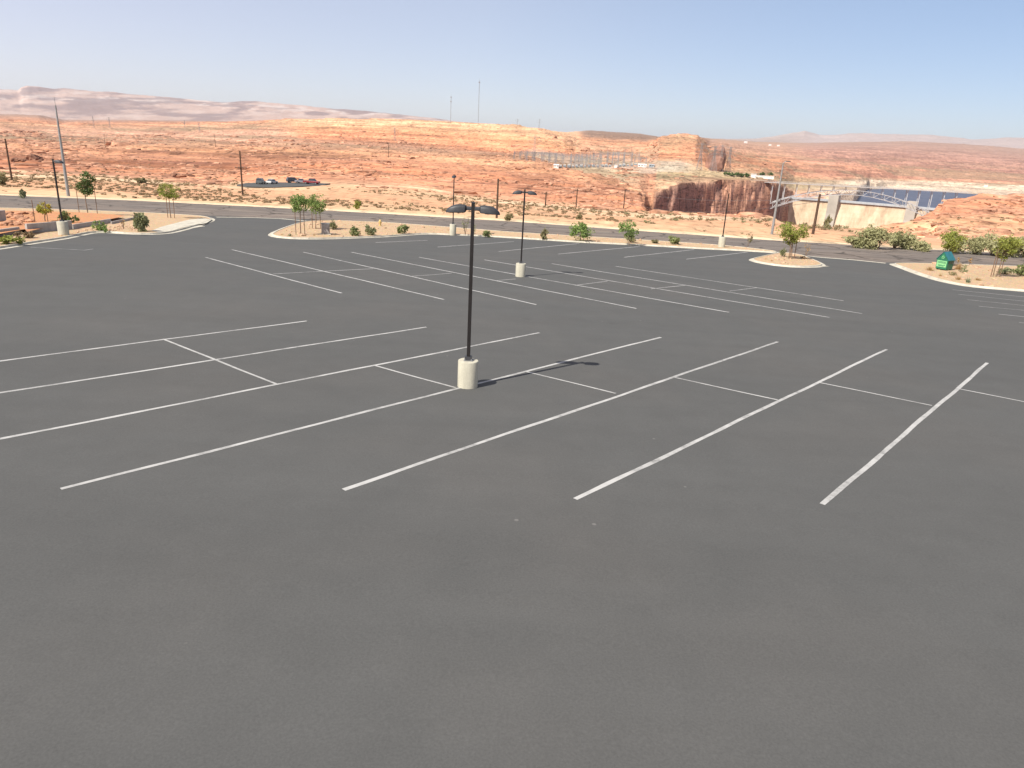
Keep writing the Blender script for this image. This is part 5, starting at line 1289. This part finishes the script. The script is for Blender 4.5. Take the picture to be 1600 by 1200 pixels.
def make_bridge():
    A = at_dist(1170, 281, 1010); B = at_dist(1516, 296, 1120); zd = -22.0
    a = np.array([A[0], A[1]]); b = np.array([B[0], B[1]]); ch = b - a; Ln = np.linalg.norm(ch); t = ch / Ln; n2 = np.array([-t[1], t[0]])
    root = empty('arch_bridge', (0, 0, 0)); tag(root, 'pale steel deck-arch bridge spanning the canyon in front of the dam', 'bridge')
    def W(s, o_, z): q = a + t * s + n2 * o_; return (q[0], q[1], z)
    MB().add([W(0, -5, zd), W(Ln, -5, zd), W(Ln, 5, zd), W(0, 5, zd), W(0, -5, zd+.9), W(Ln, -5, zd+.9), W(Ln, 5, zd+.9), W(0, 5, zd+.9)], [(0,3,2,1),(4,5,6,7),(0,1,5,4),(1,2,6,5),(2,3,7,6),(3,0,4,7)]).build('deck', M['deck'], root)
    for o_ in (-4.8, 4.8):
        m = MB(); m.bar(W(0, o_, zd + 2.3), W(Ln, o_, zd + 2.3), .16); k = int(Ln / 6)
        for i in range(k + 1): m.bar(W(Ln*i/k, o_, zd + 1.1), W(Ln*i/k, o_, zd + 2.3), .12)
        m.build('railing', M['bridge'], root)
    P1 = at_dist(1186, 327, 1020); P2 = at_dist(1462, 336, 1100)
    s1 = (np.array([P1[0], P1[1]]) - a) @ t; s2 = (np.array([P2[0], P2[1]]) - a) @ t
    top = zd - 4.0; spring = min(P1[2], P2[2]) + 4; dep = 7.5
    def zarch(s, off=0):
        u = (s - s1) / (s2 - s1) * 2 - 1; return top - (top - spring) * u * u - off
    N = 32; S_ = [s1 + (s2 - s1) * i / N for i in range(N + 1)]
    for o_ in (-4, 4):
        m = MB()
        for i in range(N):
            x0, x1 = S_[i], S_[i+1]; d0 = dep * (.72 + .28 * abs(2*i/N - 1)); d1 = dep * (.72 + .28 * abs(2*(i+1)/N - 1))
            m.bar(W(x0, o_, zarch(x0)), W(x1, o_, zarch(x1)), .62); m.bar(W(x0, o_, zarch(x0, d0)), W(x1, o_, zarch(x1, d1)), .62)
            m.bar(W(x0, o_, zarch(x0)), W(x1, o_, zarch(x1, d1)) if i % 2 else W(x0, o_, zarch(x0, d0)), .4)
            m.bar(W(x0, o_, zarch(x0, d0)) if i % 2 == 0 else W(x0, o_, zarch(x0)), W(x1, o_, zarch(x1)) if i % 2 == 0 else W(x1, o_, zarch(x1, d1)), .4)
        m.build('arch_rib', M['bridge'], root)
    m = MB()
    for i in range(0, N, 2): m.bar(W(S_[i], -4, zarch(S_[i])), W(S_[i+1], 4, zarch(S_[i+1])), .5); m.bar(W(S_[i], 4, zarch(S_[i])), W(S_[i+1], -4, zarch(S_[i+1])), .5)
    m.build('cross_bracing', M['bridge'], root)
    k = int(Ln / 15.5)
    for i in range(1, k):
        s = Ln * i / k; zb = zarch(s) if s1 < s < s2 else spring - 8
        if zd - zb < 1: continue
        for o_ in (-2.0, 2.0): MB().bar(W(s, o_, zb - 1), W(s, o_, zd), .62).build('column', M['bridge'], root)
make_bridge()
# lake behind the dam
lv = [at_dist(1318, 309, 1385), at_dist(1400, 312, 1390), at_dist(1484, 320, 1305), at_dist(1560, 305, 1350), at_dist(1660, 310, 1400), at_dist(1720, 300, 2900), at_dist(1500, 292, 2900), at_dist(1340, 292, 2900), at_dist(1322, 292, 1900)]
tri = tessellate_polygon([[Vector((p[0], p[1], 0)) for p in lv]])
V = [(p[0], p[1], LAKE_Z) for p in lv]; fs = []
for q in tri:
    A_, B_, C_ = (Vector(V[k]) for k in q); fs.append(q if (B_-A_).cross(C_-A_).z > 0 else tuple(reversed(q)))
tag(MB().add(V, fs).build('lake', M['water']), kind='structure')

# ------------------------------------------------------------------ haze
def haze():
    m = bpy.data.materials.new('haze_air'); m.use_nodes = True; nt = m.node_tree
    for n in list(nt.nodes):
        if n.type != 'OUTPUT_MATERIAL': nt.nodes.remove(n)
    v = nt.nodes.new('ShaderNodeVolumePrincipled'); v.inputs['Color'].default_value = (.74, .85, 1.0, 1); v.inputs['Density'].default_value = HAZE; v.inputs['Anisotropy'].default_value = 0.35
    nt.links.new(v.outputs[0], nt.nodes['Material Output'].inputs['Volume'])
    z0, z1 = float(GZ.min()) - 1.5, max(float(GZ.max()), 230) + 20
    o = MB().box((0, 0, (z0 + z1) / 2), (40000, 40000, z1 - z0)).build('haze', m); tag(o, kind='stuff')
HAZE = 3.3e-5
haze()

# ------------------------------------------------------------------ light, sky, camera
SUN_AZ, SUN_EL = R(226), R(46.5)       # compass-like angle from +Y towards +X
sd = Vector((math.sin(SUN_AZ) * math.cos(SUN_EL), math.cos(SUN_AZ) * math.cos(SUN_EL), math.sin(SUN_EL)))
L = bpy.data.lights.new('sun', 'SUN'); L.energy = 4.5; L.angle = R(.5); L.color = (1.0, .955, .88)
so = bpy.data.objects.new('sun', L); COL.objects.link(so); so.rotation_euler = sd.to_track_quat('Z', 'Y').to_euler()
w = bpy.data.worlds.new('World'); scene.world = w; w.use_nodes = True
nt = w.node_tree; bg = nt.nodes['Background']; sky = nt.nodes.new('ShaderNodeTexSky'); sky.sky_type = 'NISHITA'; sky.sun_disc = False
sky.sun_elevation = SUN_EL; sky.sun_rotation = SUN_AZ; sky.altitude = 1200; sky.air_density = 1.0; sky.dust_density = 0.7; sky.ozone_density = 1.0
tint = nt.nodes.new('ShaderNodeMix'); tint.data_type = 'RGBA'; tint.blend_type = 'MULTIPLY'; tint.inputs[0].default_value = 1.0; tint.inputs[7].default_value = (1.0, .885, .93, 1)
nt.links.new(sky.outputs[0], tint.inputs[6]); nt.links.new(tint.outputs[2], bg.inputs['Color']); bg.inputs['Strength'].default_value = 0.055
# dusty veil over the whole sky, a little brighter and whiter towards the sun's half of it
tc = nt.nodes.new('ShaderNodeTexCoord'); dp = nt.nodes.new('ShaderNodeVectorMath'); dp.operation = 'DOT_PRODUCT'
nt.links.new(tc.outputs['Generated'], dp.inputs[0]); dp.inputs[1].default_value = Vector((sd.x, sd.y, 0)).normalized()
mr = nt.nodes.new('ShaderNodeMapRange'); mr.inputs[1].default_value = -1.0; mr.inputs[2].default_value = 1.0; nt.links.new(dp.outputs['Value'], mr.inputs[0])
vr = nt.nodes.new('ShaderNodeValToRGB'); e = vr.color_ramp.elements; e[0].position = 0.0; e[0].color = (.06, .10, .145, 1); e[1].position = 1.0; e[1].color = (.34, .31, .29, 1)
q = e.new(.18); q.color = (.18, .185, .20, 1); q = e.new(.45); q.color = (.245, .225, .24, 1)
nt.links.new(mr.outputs[0], vr.inputs[0])
bg2 = nt.nodes.new('ShaderNodeBackground'); nt.links.new(vr.outputs[0], bg2.inputs['Color'])
ad = nt.nodes.new('ShaderNodeAddShader'); nt.links.new(bg.outputs[0], ad.inputs[0]); nt.links.new(bg2.outputs[0], ad.inputs[1]); nt.links.new(ad.outputs[0], nt.nodes['World Output'].inputs['Surface'])
cam = bpy.data.cameras.new('camera'); co = bpy.data.objects.new('camera', cam); COL.objects.link(co)
cam.sensor_width = 36; cam.lens = 36 * F_PX / 1600; cam.clip_end = 60000; cam.clip_start = .1
co.matrix_world = Matrix((( _R[0], _U[0], -_F[0], CAM[0]), (_R[1], _U[1], -_F[1], CAM[1]), (_R[2], _U[2], -_F[2], CAM[2]), (0, 0, 0, 1)))
scene.camera = co
vs = scene.view_settings; vs.view_transform = 'Standard'; vs.look = 'None'; vs.gamma = 1; vs.use_curve_mapping = False; vs.exposure = 0.72
scene.cycles.volume_bounces = 0; scene.cycles.max_bounces = 6; scene.cycles.use_denoising = True
